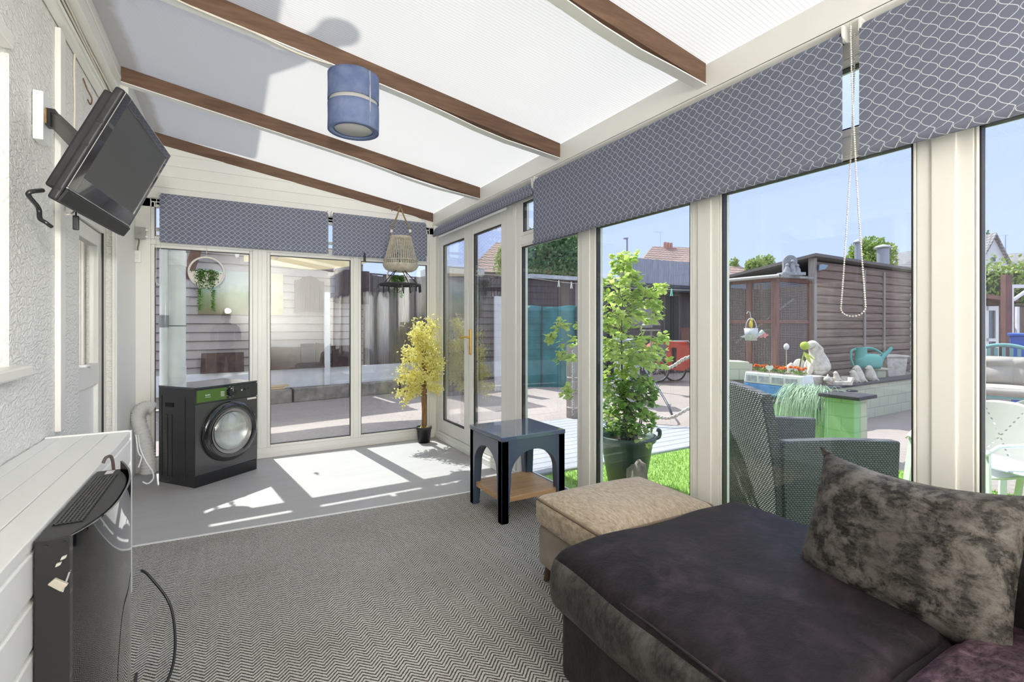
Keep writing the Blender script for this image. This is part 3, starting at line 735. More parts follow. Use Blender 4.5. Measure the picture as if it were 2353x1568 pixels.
MB().box(.019, .025, -D - .048, -D - .044, .778, .805).build('dial_mark', chrome, wm)
for i, (x, z) in enumerate(((.13, .775), (.165, .778), (.20, .778))): MB().cyl((x, -D - .020, z), (x, -D - .016, z), .009, n=12).build('button', [chrome, blackp, blackp][i], wm)
MB().box(.19, .285, -D - .0165, -D - .014, .676, .692).build('efficiency_sticker', M('sticker_cream', (.72, .68, .58), .5), wm)
tm = bpy.data.curves.new('brand_lettering', 'FONT'); tm.body = 'BUSH'; tm.size = .018; tm.extrude = .0004
tf = bpy.data.objects.new('lettering_source', tm); COL.objects.link(tf); bpy.context.view_layer.update()
tme = bpy.data.meshes.new_from_object(tf.evaluated_get(bpy.context.evaluated_depsgraph_get())); bpy.data.objects.remove(tf)
to = bpy.data.objects.new('brand_lettering', tme); COL.objects.link(to); to.parent = wm; to.location = (-.215, -D - .018, .765); to.rotation_euler = (R(90), 0, 0); tme.materials.clear(); tme.materials.append(upvc_plain)
tx = MB()
for i in range(3): tx.box(-.215 + .0, -.165, -D - .0179, -D - .0174, .752 - i * .0, .755)
for i in range(4): tx.box(-.075, -.04, -D - .0179, -D - .0174, .745 + i * .012, .749 + i * .012)
for i in range(9):
    a = R(20 + i * 40); tx.box(.022 + .047 * cos(a) - .003, .022 + .047 * cos(a) + .003, -D - .0168, -D - .016, .772 + .047 * sin(a) - .0015, .772 + .047 * sin(a) + .0015)
tx.build('panel_lettering', upvc_plain, wm)
FR = frame3((.012, -D - .014, .425), (1, 0, 0), (0, 0, 1), (0, -1, 0))
dring = MB().lathe([(.262, 0), (.266, .012), (.262, .026), (.245, .036), (.215, .040), (.20, .034)], 48, M_=FR); dor = dring.build('door', M('door_gloss', (.008, .008, .008), .06, coat=1), wm)
MB().lathe([(.20, .034), (.19, .022), (.178, .016), (.170, .010)], 48, M_=FR @ Matrix.Translation((.012, 0, 0))).build('inner_ring', M('door_grey', (.30, .29, .28), .25), dor)
gl = MB(); gl.lathe([(.0, .038), (.06, .036), (.12, .029), (.165, .018), (.172, .010)], 40, M_=FR @ Matrix.Translation((.012, 0, 0))); gl.build('door_glass', door_glass, dor)
dm = MB().lathe([(.168, .004), (.165, -.008), (.0, -.012)], 40, M_=FR @ Matrix.Translation((.012, 0, .016))); dm.build('drum', M('drum_steel', (.66, .66, .64), .3, .4), dor)
MB().prism(arc((0, 0), .225, R(200), R(300), 14) + arc((0, 0), .20, R(300), R(200), 14), .036, .043, FR).build('door_handle', M('handle_gloss', (.012, .012, .012), .1, coat=1), dor)
# vent duct and white flex behind it
duct = [at(352, 940, t=4.36), at(338, 936, t=4.33), at(322, 945, t=4.28), at(318, 965, t=4.25), at(328, 1000, t=4.22), at(336, 1030, t=4.21), at(340, 1058, t=4.2), at(341, 1088, t=4.2)]
dp = bez(duct, 14); dp = [p for p in dp if p.z > .06]
tag(MB().tube(dp, [.054 + (.005 if i % 3 == 0 else -.004 if i % 3 == 1 else 0) for i in range(len(dp))], 18).build('vent_duct', M('duct_white', (.66, .66, .64), .5)), 'white ribbed flexible duct bending down beside the washing machine', 'duct')
cable('washer_flex', [at(318, 1000, t=3.9), at(322, 1030, t=3.8), at(335, 1060, t=3.78), at(350, 1083, t=3.80), at(352, 1100, t=3.82), at(340, 1112, t=3.8), at(328, 1108, t=3.8)], .006, upvc_plain, 'white flex looping at the foot of the white duct', 'cord')
cable('washer_flex', [at(312, 1000, t=3.7), at(318, 1040, t=3.68), at(325, 1052, t=3.7), at(318, 1075, t=3.66)], .005, upvc_plain, 'second white flex crossing behind the end of the boxing', 'cord')

# ------------------------------------------------------------------ blinds
def blind(axis, pl, a0, a1, zt, zb, label, rolled=False, chain=None, group='trellis patterned roller blinds'):
    w = a1 - a0
    loc = (pl, a0, 0) if axis == 'y' else (a0, pl, 0)
    r = thing('roller_blind', label, 'blind', loc, group=group)
    sg = 1 if axis == 'y' else 1
    def pt(d, s, z): return (d, s, z) if axis == 'y' else (s, d, z)
    def put(name, prof, s0, s1, m, smooth=True):
        mb = MB(); n = len(prof); vs = [pt(d, s, z) for s in (s0, s1) for d, z in prof]
        fs = [(i, (i + 1) % n, n + (i + 1) % n, n + i) for i in range(n)]
        mb.add(vs, fs, 0, smooth); mb.add(vs, [tuple(range(n)), tuple(range(2 * n - 1, n - 1, -1))])
        o = mb.build(name, m, r, weld=True)
        md = o.modifiers.new('e', 'EDGE_SPLIT'); md.split_angle = R(50); return o
    rr = .048 if rolled else .024
    circ = lambda cx, cz, rad, k=18: [(cx + rad * cos(2 * pi * i / k), cz + rad * sin(2 * pi * i / k)) for i in range(k)]
    put('roller', circ(rr + .002, zt - rr, rr), .012, w - .012, blindm)
    prof = [(0, zt - rr), (0, zb + .034), (-.009, zb + .024), (-.010, zb + .012), (-.003, zb), (.004, zb), (.010, zb + .012), (.009, zb + .024), (.003, zb + .034), (.003, zt - rr)]
    put('fabric', prof, 0.0, w, blindm)
    for s in (0, w - .012):
        mb = MB(); e = s if s == 0 else w
        n = circ(rr + .002, zt - rr, rr * .9, 14); vs = [pt(d, q, z) for q in (e - .006, e + .006) for d, z in n]; k = len(n)
        mb.add(vs, [(i, (i + 1) % k, k + (i + 1) % k, k + i) for i in range(k)] + [tuple(range(k)), tuple(range(2 * k - 1, k - 1, -1))])
        A, B_ = pt(0, e - .003, zt - rr - .01), pt(.07 if axis == 'y' else .145, e + .003, zt + .02)
        mb.box(min(A[0], B_[0]), max(A[0], B_[0]), min(A[1], B_[1]), max(A[1], B_[1]), A[2], B_[2])
        mb.build('end_bracket', upvc_plain, r, weld=True)
    if chain:
        side, zlow, spread, col = chain
        e = 0 - .012 if side == 0 else w + .012
        mb = MB()
        top = zt - rr; pth = []
        n = int((top - zlow) / .009)
        L = [pt(-.006 - .03 * spread, e + .004 - spread * .030 * min(1, (i / n) ** 1.5) - .012, top - (top - zlow - .03) * i / n) for i in range(n + 1)]
        Rr = [pt(.012 + .01 * spread, e + .004 + spread * .030 * min(1, (i / n) ** 1.5) + .012, top - (top - zlow - .03) * i / n) for i in range(n + 1)]
        a, b = V(L[-1]), V(Rr[-1]); md_ = (a + b) / 2; hw = (b - a) / 2
        low = [md_ - hw * cos(pi * i / 12) - V((0, 0, .035 * sin(pi * i / 12))) for i in range(1, 12)]
        allp = [V(p) for p in L] + low + [V(p) for p in Rr[::-1]]
        for p in allp: mb.ball(p, .0037, 6, 4)
        mb.tube(allp, .0008, 4)
        mb.build('bead_chain', col, r)
    return r
chm = M('bead_white', (.78, .75, .70), .4)
blind('x', 5.45, -.549, .917, 2.588, 2.136, 'long blue trellis roller blind on the far windows, above the washing machine', chain=(0, 1.75, .2, chm))
blind('x', 5.45, .959, 2.017, 2.588, 2.127, 'short blue trellis roller blind on the far windows, behind the hanging basket')
blind('y', 2.125, 3.315, 5.50, 2.548, 2.432, 'blue trellis roller blind rolled up over the French doors', rolled=True)
blind('y', 2.125, 1.006, 3.285, 2.556, 2.026, 'wide blue trellis roller blind pulled halfway over the middle right windows')
blind('y', 2.125, -1.15, .945, 2.556, 2.026, 'blue trellis roller blind running out of view past the white bead chain', chain=(1, 1.41, 1.7, chm))
c = at(838, 592, y=5.43)
tag(MB().box(c.x - .012, c.x + .012, 5.42, 5.445, c.z - .045, c.z + .02).box(c.x - .008, c.x + .008, 5.425, 5.442, c.z + .02, c.z + .05).build('hanging_clip', blackp, bevel=.003), 'black clip on the bottom edge of the short far blind', 'clip')

# ------------------------------------------------------------------ lamp, basket, peg airer, hoops
LX, LY = .646, 2.985; zt = rz_(LX) - .012
lp = thing('pendant_lamp', 'battered blue drum lamp shade under the middle rafter', 'lamp', (LX, LY, zt))
lb_ = NT('lamp_blue'); ob_ = lb_.ob(); cc = lb_.mix(lb_.ramp(lb_.noise(ob_, 7.0), [(.4, 0.0), (.7, 1.0)]), (.22, .29, .52), (.38, .46, .66))
lampb = lb_.end(lb_.n('ShaderNodeMixShader', i0=.45, i1=lb_.bsdf(Base_Color=cc, Roughness=.7).outputs[0], i2=lb_.n('ShaderNodeBsdfTranslucent', Color=cc).outputs[0]))
lw_ = NT('lamp_white'); lampw = lw_.end(lw_.n('ShaderNodeMixShader', i0=.5, i1=lw_.bsdf(Base_Color=(.82, .81, .78), Roughness=.6).outputs[0], i2=lw_.n('ShaderNodeBsdfTranslucent', Color=(.8, .8, .78)).outputs[0]))
seam = R(-62)
def drum(r0, z0, z1, dent):
    def fn(i, j):
        a = 2 * pi * i; d = math.atan2(sin(a - seam), cos(a - seam)); z = z0 + (z1 - z0) * j
        r = r0 * (1 - dent * math.exp(-(d / .30) ** 2) * (.4 + .6 * abs(2 * j - 1)) + .006 * sin(3 * a + 4 * j))
        return (r * cos(a), r * sin(a), z)
    mb = MB().grid(fn, 64, 6, cu=True); return mb
for nm, a, b, dn in (('upper_shade', -.155, 0.0, .05), ('lower_shade', -.328, -.178, .035)):
    o = drum(.147, a, b, dn).build(nm, lampb, lp); md = o.modifiers.new('s', 'SOLIDIFY'); md.thickness = .0025
o = drum(.138, -.182, -.150, .03).build('middle_band', lampw, lp); md = o.modifiers.new('s', 'SOLIDIFY'); md.thickness = .002
MB().lathe([(0, -.318), (.108, -.318), (.112, -.312), (.112, -.302), (0, -.302)], 40).build('diffuser', lampw, lp)
o = MB().lathe([(.112, -.324), (.1445, -.326)], 40).build('bottom_ring', lampb, lp); md = o.modifiers.new('s', 'SOLIDIFY'); md.thickness = .002
MB().tube([(.1425 * cos(seam) * (1 - .03 * abs(k - 3) / 3), .1425 * sin(seam) * (1 - .03 * abs(k - 3) / 3), -.325 + .325 * k / 6) for k in range(7)], .004, 6).build('seam', lampw, lp)
MB().cyl((0, 0, -.10), (0, 0, .012), .022).build('lamp_holder', upvc_plain, lp); MB().bar((-.14, 0, -.02), (.14, 0, -.02), .006, .004).bar((0, -.14, -.02), (0, .14, -.02), .006, .004).build('spider', upvc_plain, lp)
cable('lamp_cable', [(-.62, 2.90, rz_(-.62) + .02), (-.40, 2.915, rz_(-.4) - .005), (-.15, 2.91, rz_(-.15) - .03), (.10, 2.90, rz_(.1) - .035), (.32, 2.92, rz_(.32) - .04), (.50, 2.94, rz_(.5) - .016)], .005, creamcord, 'cream cable sagging along the rafter to the blue lamp')

c = at(921, 560, y=5.22)
bk = thing('hanging_basket_lantern', 'pale slatted basket hung by a rope from the far rafter', 'basket', (c.x, c.y, 0))
cane = M('pale_cane', (.56, .51, .41), .7, vary=(30, .3)); ropem = M('jute_rope', (.36, .25, .13), .9, vary=(60, .4), bump=(120, .6))
zT, zM, zB = 2.335, 2.085, 1.965; m = MB()
for i in range(44):
    a = 2 * pi * i / 44; m.bar((.112 * cos(a), .112 * sin(a), zT), (.188 * cos(a), .188 * sin(a), zM - .05), .009, .004, (cos(a), sin(a), 0))
m.build('slats', cane, bk)
MB().lathe([(.108, zT - .022), (.118, zT - .020), (.116, zT + .014), (.108, zT + .016)], 36).build('top_rim', cane, bk); MB().lathe([(.180, zM - .006), (.189, zM - .006), (.187, zM + .006), (.180, zM + .006)], 36).build('lower_rim', cane, bk)
m = MB().lathe([(.0, zB + .003), (.13, zB), (.170, zB + .022), (.192, zB + .060), (.193, zB + .078), (.186, zB + .078), (.164, zB + .030), (.12, zB + .008), (0, zB + .010)], 40); m.build('woven_bottom', cane, bk)
for s in (-1, 1):
    ax = V((CS, -SN, 0)) * s
    m = MB().tube(bez([V((0, .02, 2.66)) + ax * .01, V((0, .01, 2.56)) + ax * .045, V((0, 0, 2.44)) + ax * .098, V((0, 0, 2.36)) + ax * .108]), .008, 8); m.build('rope', ropem, bk)
    MB().cyl(V((0, 0, 2.395)) + ax * .104, V((0, 0, 2.425)) + ax * .101, .013).build('rope_bead', upvc_plain, bk)
MB().tube(bez([(0, .03, 2.66), (0, .015, 2.69), (0, .16, 2.71), (0, .35, 2.705)]), .005, 6).build('hook', ropem, bk)

c = at(918, 655, y=5.17)
pa = thing('peg_airer', 'round black peg airer hanging under the pale basket', 'peg airer', (c.x, c.y, c.z), .3)
m = MB().tube([(.225 * cos(2 * pi * i / 48), .225 * sin(2 * pi * i / 48), 0) for i in range(48)], .010, 8, closed=True)
for k in range(4): m.bar((.225 * cos(k * pi / 4), .225 * sin(k * pi / 4), 0), (-.225 * cos(k * pi / 4), -.225 * sin(k * pi / 4), 0), .010, .008)
m.build('ring', blackp, pa)
m = MB()
for k in range(4): m.tube([(.215 * cos(k * pi / 2 + .4), .215 * sin(k * pi / 2 + .4), .01), (0, 0, .215)], .005, 6)
m.build('stays', blackp, pa)
MB().tube(bez([(0, 0, .215), (0, 0, .26), (-.02, .01, .29), (-.03, .02, .33), (-.01, .02, .35), (.01, .01, .335)]), .006, 8).build('hook', blackp, pa)
pg0 = None
for k in range(18):
    a = 2 * pi * k / 18 + .1; rr_ = .225 if k % 3 else .15
    if pg0 is None:
        q = MB().box(-.006, -.001, -.006, .006, -.075, -.008).box(.001, .006, -.006, .006, -.075, -.008).box(-.004, .004, -.004, .004, -.02, 0)
        pg0 = q.build('peg', blackp, pa, bevel=.001); pg = pg0
    else: pg = pg0.copy(); COL.objects.link(pg)
    pg.location = (rr_ * cos(a), rr_ * sin(a), -.004); pg.rotation_euler = (rnd(-.15, .15), rnd(-.15, .15), a + rnd(-.5, .5))

def hoop(u, v, y, rad, label, trail):
    c = at(u, v, y=y); h = thing('hoop_planter', label, 'hanging planter', (c.x, c.y, c.z), group='white hoop planters in the far windows')
    wood_w = M('hoop_white', (.78, .75, .70), .5) if 'hoop_white' not in bpy.data.materials else bpy.data.materials['hoop_white']
    m = MB().tube([(rad * cos(2 * pi * i / 48), 0, rad * sin(2 * pi * i / 48)) for i in range(48)], .009, 8, closed=True); m.build('hoop', wood_w, h)
    m = MB().prism([(rad * cos(pi + pi * i / 20), rad * sin(pi + pi * i / 20)) for i in range(21)], -.004, .004, XZ); m.build('half_panel', wood_w, h)
    MB().box(-rad * .95, rad * .95, -.02, .02, -.006, .004).build('shelf', wood_w, h)
    MB().tube([(0, 0, rad), (0, .0, 2.24 - c.z)], .0022, 5).build('string', creamcord, h)
    MB().ball((0, 0, rad + .016), .011, 8, 6).build('string_bead', cane, h)
    for sx in (-.42, .36):
        m = MB()
        for k in range(420):
            x = sx * rad * .8 + random.gauss(0, .022); fall = abs(random.gauss(0, .085)) - .02
            y_ = -.03 - abs(random.gauss(0, .018)); z_ = -fall
            m.leaf((x, y_, z_), (rnd(-.012, .012), rnd(-.016, .004), rnd(-.020, .010)), .012, rvec())
        for k in range(int(130 * trail)):
            t_ = k / (130 * trail); x = sx * rad * (.95 + .1 * sx) + random.gauss(0, .006)
            m.leaf((x, -.035 + rnd(-.01, .01), -.17 - .20 * trail * t_), (rnd(-.02, .02), rnd(-.01, .01), rnd(-.012, .012)), .011, rvec())
        m.build('trailing_plant', leafi, h)
    return h
hoop(475, 626, 5.50, .145, 'white hoop with two trailing green plants hanging in the far window behind the washing machine', 1.0)
hoop(913, 637, 5.50, .118, 'white hoop planter partly hidden behind the black peg airer', .35)
# ------------------------------------------------------------------ yellow tree
yt = thing('yellow_tree', 'artificial yellow blossom tree in a black pot in the far corner', 'artificial tree', (1.972, 5.41, 0))
MB().lathe([(0, .004), (.066, .004), (.068, .0), (.084, .155), (.091, .158), (.092, .185), (.083, .185), (.080, .150), (0, .150)], 32).build('pot', M('pot_black', (.015, .015, .015), .4), yt)
m = MB()
for k in range(46):
    a, r = rnd(0, 6.28), rnd(.02, .075); m.leaf((r * cos(a), r * sin(a), .165 + rnd(0, .02)), rvec() * .025, .02, rvec())
m.build('fallen_blossom', leafy, yt)
tr = MB(); pth = [(0, 0, .14), (.006, .0, .35), (-.004, .004, .55), (.004, -.004, .78), (0, 0, 1.02)]
for s in (0, 1, 2):
    a = s * 2.1; tr.tube([V(p) + V((cos(a + 2.5 * p[2]), sin(a + 2.5 * p[2]), 0)) * .014 for p in bez(pth, 6)], [.019 - .008 * i / 24 for i in range(25)], 8)
tr.build('trunk', bark, yt)
random.seed(11); br_ = MB(); fl_ = MB(); ends = []
for k in range(30):
    z = .62 + .62 * (k / 30); a = k * 2.4 + rnd(-.3, .3); L = rnd(.16, .28) * (1.15 - .5 * (k / 30)); up = rnd(-.05, .22)
    p0 = V((0, 0, min(z, 1.0))); d = V((cos(a) * L, sin(a) * L * .72, up + max(0, z - .95) * .8))
    if d.y > .12: d.y = .12
    if d.x > .16: d.x = .16
    p1 = p0 + d; pts = bez([p0, p0 + d * .5 + V((0, 0, .04)), p1], 6); br_.tube(pts, [.004 - .0025 * i / len(pts) for i in range(len(pts))], 5)
    ends += [(p, .045 + .02 * (i / len(pts))) for i, p in enumerate(pts) if i > 4]
for lx, ly, lz in ((-.34, -.10, .60), (-.28, -.12, .52), (-.30, -.05, .78), (.13, -.16, .62), (-.20, -.1, .60)):
    p0 = V((0, 0, .62)); p1 = V((lx, ly, lz)); pts = bez([p0, (p0 + p1) / 2 + V((0, 0, .03)), p1], 6); br_.tube(pts, .0025, 5); ends += [(p, .04) for p in pts[4:]]
br_.build('branches', twig, yt)
for p, s in ends:
    for k in range(15):
        q = p + V((random.gauss(0, s * .62), random.gauss(0, s * .62), random.gauss(0, s * .7)))
        if q.y > .165: q.y = .165
        if q.x > .19: q.x = .19
        for j in range(2): fl_.leaf(q, rvec() * .030, .021, rvec())
fl_.build('blossom', leafy, yt)

# ------------------------------------------------------------------ side table
st_ = thing('side_table', 'navy side table with arched sides and an oak shelf', 'side table', (1.865, 3.12, 0.011))
wx, wy, hh, lg, tk = .265, .25, .565, .075, .055
def archp(w):
    a = w - lg; return [(-w, 0), (-w + lg * .72, 0), (-w + lg, .30)] + [(a * cos(pi - pi * i / 18), .32 + .165 * sin(pi - pi * i / 18)) for i in range(19)] + [(w - lg, .30), (w - lg * .72, 0), (w, 0), (w, hh), (-w, hh)]
for s in (-1, 1):
    MB().prism(archp(wx), s * wy - (tk if s > 0 else 0), s * wy + (tk if s < 0 else 0), XZ).build('arched_side', navy, st_, bevel=.003)
    MB().prism(archp(wy - .0), s * wx - (tk if s > 0 else 0), s * wx + (tk if s < 0 else 0), YZ).build('arched_end', navy, st_, bevel=.003)
MB().box(-wx - .003, wx + .003, -wy - .003, wy + .003, hh, hh + .030).build('table_top', M('navy_gloss_top', (.075, .105, .18), .16, coat=.8), st_, bevel=.003)
MB().box(-wx + .02, wx - .02, -wy + .02, wy - .02, .135, .172).build('shelf', oak, st_, bevel=.003)

# ------------------------------------------------------------------ footstool
fs_ = thing('footstool', 'beige box footstool with piped cushion top', 'footstool', (1.775, 1.885, .011), R(-2))
b = MB(); rbox(b, .72, .54, .215, .03, .006); b.build('base', suede, fs_, loc=(0, 0, .085))
b = MB(); rbox(b, .75, .57, .155, .045, .012, n=12); b.build('cushion', cheni, fs_, loc=(0, 0, .295))
def crown(i, j):
    x, y = (2 * i - 1), (2 * j - 1); e = (1 - x ** 4) * (1 - y ** 4)
    return (x * .362, y * .272, .435 + .052 * e ** .7)
cr_ = MB().grid(crown, 20, 16); cr_.build('cushion_top', cheni, fs_)
def rr_loop(a, b, r, z, n=8):
    pts = []
    for cx_, cy_, s in ((a - r, b - r, 0), (-a + r, b - r, 1), (-a + r, -b + r, 2), (a - r, -b + r, 3)): pts += [(cx_ + r * cos(pi / 2 * (s + i / n)), cy_ + r * sin(pi / 2 * (s + i / n)), z) for i in range(n + 1)]
    return pts
MB().tube(rr_loop(.366, .276, .03, .436), .007, 8, closed=True).build('piping', pipingm, fs_)
for sx in (-1, 1):
    for sy in (-1, 1): MB().tube([(sx * .31, sy * .22, .09), (sx * .325, sy * .235, 0)], [.024, .014], 10).build('leg', M('stool_leg', (.10, .06, .035), .5) if 'stool_leg' not in bpy.data.materials else bpy.data.materials['stool_leg'], fs_)

# ------------------------------------------------------------------ sofa
sf = thing('sofa', 'dark velvet corner sofa with a deep chaise in the foreground', 'sofa', (1.6, .6, .011))
ox, oy = 1.6, .6
b = MB(); rbox(b, 1.07, 2.62, .30, .04, .006, n=14); b.build('base', velvet_base, sf, loc=(1.605 - ox, .17 - oy, .035))
def lump(seed, amp):
    def f(q):
        n = mnoise.noise(V((q.x * 3 + seed, q.y * 3, q.z * 2))) * amp
        return q + V((n * .5, n * .5, n))
    return f
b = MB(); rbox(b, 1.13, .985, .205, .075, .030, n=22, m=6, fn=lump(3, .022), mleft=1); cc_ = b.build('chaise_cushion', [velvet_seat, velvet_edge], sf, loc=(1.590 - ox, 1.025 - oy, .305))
b = MB(); rbox(b, .80, .95, .20, .06, .030, n=18, m=6, fn=lump(9, .02)); b.build('seat_cushion', velvet_plum, sf, loc=(1.66 - ox, .055 - oy, .310))
b = MB(); rbox(b, .24, 2.15, .40, .08, .01, n=12); b.build('backrest', velvet_base, sf, loc=(2.03 - ox, -.17 - oy, .33))
m = MB().tube([(1.035 + .0015 * i - ox, .56 + .9 * i / 20 - oy, .492 - .004 * abs(i - 10) / 10) for i in range(21)], .004, 6); m.build('seat_seam', velvet_base, sf)
for sx, sy in ((1.12, 1.42), (2.08, 1.42), (1.12, -.9), (2.08, -.9)): MB().cyl((sx - ox, sy - oy, 0), (sx - ox, sy - oy, .04), .025).build('foot', blackp, sf)

def pillow(name, label, origin, ax, ay, w, h, tk, m, seed, sag=.0, group=None):
    """scatter cushion: ax along its lower edge, ay up its face"""
    ax, ay = V(ax).normalized(), V(ay).normalized(); az = ax.cross(ay).normalized(); ay = az.cross(ax)
    p = thing(name, label, 'cushion', group=group); p.matrix_world = frame3(origin, ax, ay, az)
    def side(s):
        def fn(i, j):
            x, y = 2 * i - 1, 2 * j - 1
            inx = 1 - .05 * (1 - abs(y) ** 2) * abs(x) ** 3; iny = 1 - .04 * (1 - abs(x) ** 2) * abs(y) ** 3
            e = max(0, (1 - abs(x) ** 2.6)) ** .55 * max(0, (1 - abs(y) ** 2.6)) ** .55
            X, Y = x * inx * w / 2, y * iny * h / 2
            wr = mnoise.noise(V((x * 2.2 + seed, y * 2.2, s))) * .5 + mnoise.noise(V((x * 6 + seed + y * 4, y * 5 - x * 4, s * 2))) * .22
            edge = (1 - e)
            crease = .012 * sin(9 * math.atan2(y - .9, x - .95) + seed) * max(0, 1 - ((x - .9) ** 2 + (y - .8) ** 2) / .9)
            Z = s * (tk / 2 * e * (1 + .16 * wr) + crease * e + .004 * e)
            return (X, Y + h / 2 - sag * (1 - x * x) * (1 if y > 0 else 0) * y, Z + .020 * wr * edge * .4)
        return fn
    m_ = MB().grid(side(1), 40, 34); k = MB().grid(side(-1), 40, 34)
    m_.add(k.v, [f[::-1] for f in k.f], 0, True)
    m_.build('cover', m, p, weld=True)
    for (cx_, cy_, dx, dy) in ((-w / 2, h, -1, 1), (w / 2, h, 1, 1)): MB().tube([(cx_ - dx * .012, cy_ - dy * .012 , 0), (cx_ + dx * .012, cy_ + dy * .008, .004)], [.014, .005], 8).build('corner', m, p)
    return p
pillow('scatter_cushion', 'large crushed velvet cushion leaning on the sofa back under the wide white post', (1.735, .70, .482), (-.02, -1, 0), (.42, .03, .90), .56, .46, .20, velvet_cush, 2.0, .03)
pillow('scatter_cushion', 'dark crushed velvet cushion cut off by the right picture edge', (1.76, .06, .482), (0, -1, 0), (.42, 0, .90), .60, .52, .20, velvet_cush, 5.0, .02)
# ------------------------------------------------------------------ outside: ground
struct(MB().box(-14, 60, -14, 75, -.3, ZG).build('ground', pavingm), 'brick paved yard', 'ground')
def G(u, v, z=ZG): return at(u, v, z=z)
LAT, FWD = V((CS, -SN, 0)), V((SN, CS, 0))

def deck_mat():
    t = NT('deck_boards'); ob = t.ob(); x, y, z = t.xyz(ob)
    gap = t.ma('LESS_THAN', t.ma('FRACT', t.ma('DIVIDE', y, .145)), .07)
    gro = t.ma('LESS_THAN', t.ma('FRACT', t.ma('DIVIDE', y, .0181)), .25)
    g = t.noise(t.comb(t.ma('MULTIPLY', x, .6), t.ma('MULTIPLY', y, 12.0), z), 3.0, 5)
    c = t.mix(g, (.32, .325, .37), (.47, .475, .53)); c = t.mix(t.ma('MULTIPLY', gro, .18), c, (.2, .2, .22)); c = t.mix(gap, c, (.06, .06, .06))
    return t.end(t.bsdf(Base_Color=c, Roughness=.85, Normal=t.bump(t.ma('SUBTRACT', 1.0, t.ma('MAXIMUM', gap, t.ma('MULTIPLY', gro, .4))), .5, .01)))
dk = MB().prism([(2.32, 3.76), (5.85, 3.76), (5.45, 4.45), (4.35, 5.80), (2.32, 5.95)], ZG, -.02)
tag(dk.build('decking', deck_mat()), 'weathered grey timber decking outside the right glazing', 'decking')
lawn = MB().box(2.33, 5.62, -1.4, 3.75, ZG, -.038); lo = lawn.build('lawn', turf)
tag(lo, 'bright green artificial lawn beyond the glazing', 'lawn', kind='stuff')
random.seed(5); bl = MB(); vs = []; fs = []
for k in range(26000):
    x, y = rnd(2.6, 5.6), rnd(.6, 3.74)
    if y < 1.6 and x < 3.4: continue
    a = rnd(0, 6.28); w = .0045; dx, dy = cos(a) * w, sin(a) * w; b = len(vs); h = rnd(.016, .032)
    vs += [(x - dx, y - dy, -.038), (x + dx, y + dy, -.038), (x + rnd(-.012, .012), y + rnd(-.012, .012), -.038 + h)]; fs.append((b, b + 1, b + 2))
bl.add(vs, fs); bo = bl.build('grass_blades', grassm, lo)

# ------------------------------------------------------------------ the neighbouring wall beyond the far windows
A0 = V((.66, 9.95, 0)); UX = V((.99, .141, 0)).normalized(); UN = V((-UX.y, UX.x, 0))
NBM = frame3(A0, UX, UN, (0, 0, 1))
def nb(u, v, d=0.0):
    """pixel -> (s, z) on the neighbouring wall, d metres in front of it"""
    q = at(u, v, t=1.0) - V((0, 0, H)); p = A0 - UN * d
    t = p.dot(UN) / q.dot(UN); w = q * t; return ((w - A0).dot(UX), H + w.z)
nbw = thing('neighbour_building', 'pale clad neighbouring building beyond the far windows', 'building'); nbw.matrix_world = NBM
m = MB(); z = .5
while z < 2.75:
    m.prism([(0, z), (-.018, z), (-.004, z + .15), (0, z + .15)], -7.5, 1.75, YZ if False else Matrix(((0, 0, 1, 0), (1, 0, 0, 0), (0, 1, 0, 0), (0, 0, 0, 1)))); z += .15
m.box(-7.5, 1.75, 0, .2, .0, 2.75); m.build('clad_wall', siding, nbw)
m = MB(); z = .5
while z < 2.75: m.box(-7.5, 1.75, -.021, -.017, z - .006, z + .006); z += .15
m.build('board_gaps', M('gap_shadow_grey', (.10, .085, .08), .9), nbw)  # dark strips colour in the shade under each lap board
MB().box(-7.6, 1.8, -.25, .3, 2.75, 2.86).build('roof_edge', whitepaint, nbw)
m = MB().box(-7.5, 4.0, -.06, .0, .20, .545).box(.9, 4.0, -.075, -.06, .20, .25); m.build('rendered_base', whitepaint, nbw)
s0, z0 = nb(751, 890, .1); MB().box(s0 - .055, s0 + .055, -.14, -.08, .205, 2.02).build('corner_post', whitepaint, nbw, bevel=.008)
# picture board, brown shutter board, curtain
pt_ = NT('faded_landscape'); ob_ = pt_.ob(); x_, y_, z_ = pt_.xyz(ob_)
hgt = pt_.ma('ADD', z_, pt_.ma('MULTIPLY', pt_.ma('SUBTRACT', pt_.noise(ob_, 3.0), .5), .35))
pc = pt_.ramp(hgt, [(.0, (.20, .16, .08)), (.16, (.17, .20, .07)), (.34, (.20, .28, .13)), (.5, (.34, .42, .36)), (.8, (.36, .43, .40)), (1.0, (.40, .44, .42))])
pc = pt_.mix(pt_.ma('MULTIPLY', pt_.ramp(x_, [(.80, 0.0), (.95, 1.0)]), pt_.noise(ob_, 5.0)), pc, (.55, .50, .18))
picm = pt_.end(pt_.bsdf(Base_Color=pc, Roughness=.7))
def onwall(o, s, z, d=.03): o.matrix_world = NBM @ Matrix.Translation((s, -d, z)); return o
a, b = nb(455, 722), nb(649, 631)
pb = MB().box(0, b[0] - a[0], -.02, .004, 0, b[1] - a[1]); o = onwall(pb.build('landscape_picture', picm), a[0], a[1], .03)
tag(o, 'faded landscape picture hung on the pale clad wall outside', 'picture')
a, b = nb(676, 717), nb(743, 637); w_, h_ = b[0] - a[0], b[1] - a[1]
bd = thing('brown_board', 'dark brown arched board hanging on the pale clad wall outside', 'board'); onwall(bd, a[0], a[1], .026)
brm = wood('shutter_brown', (.055, .035, .035), (.10, .065, .065), 3.0, 2, .7)
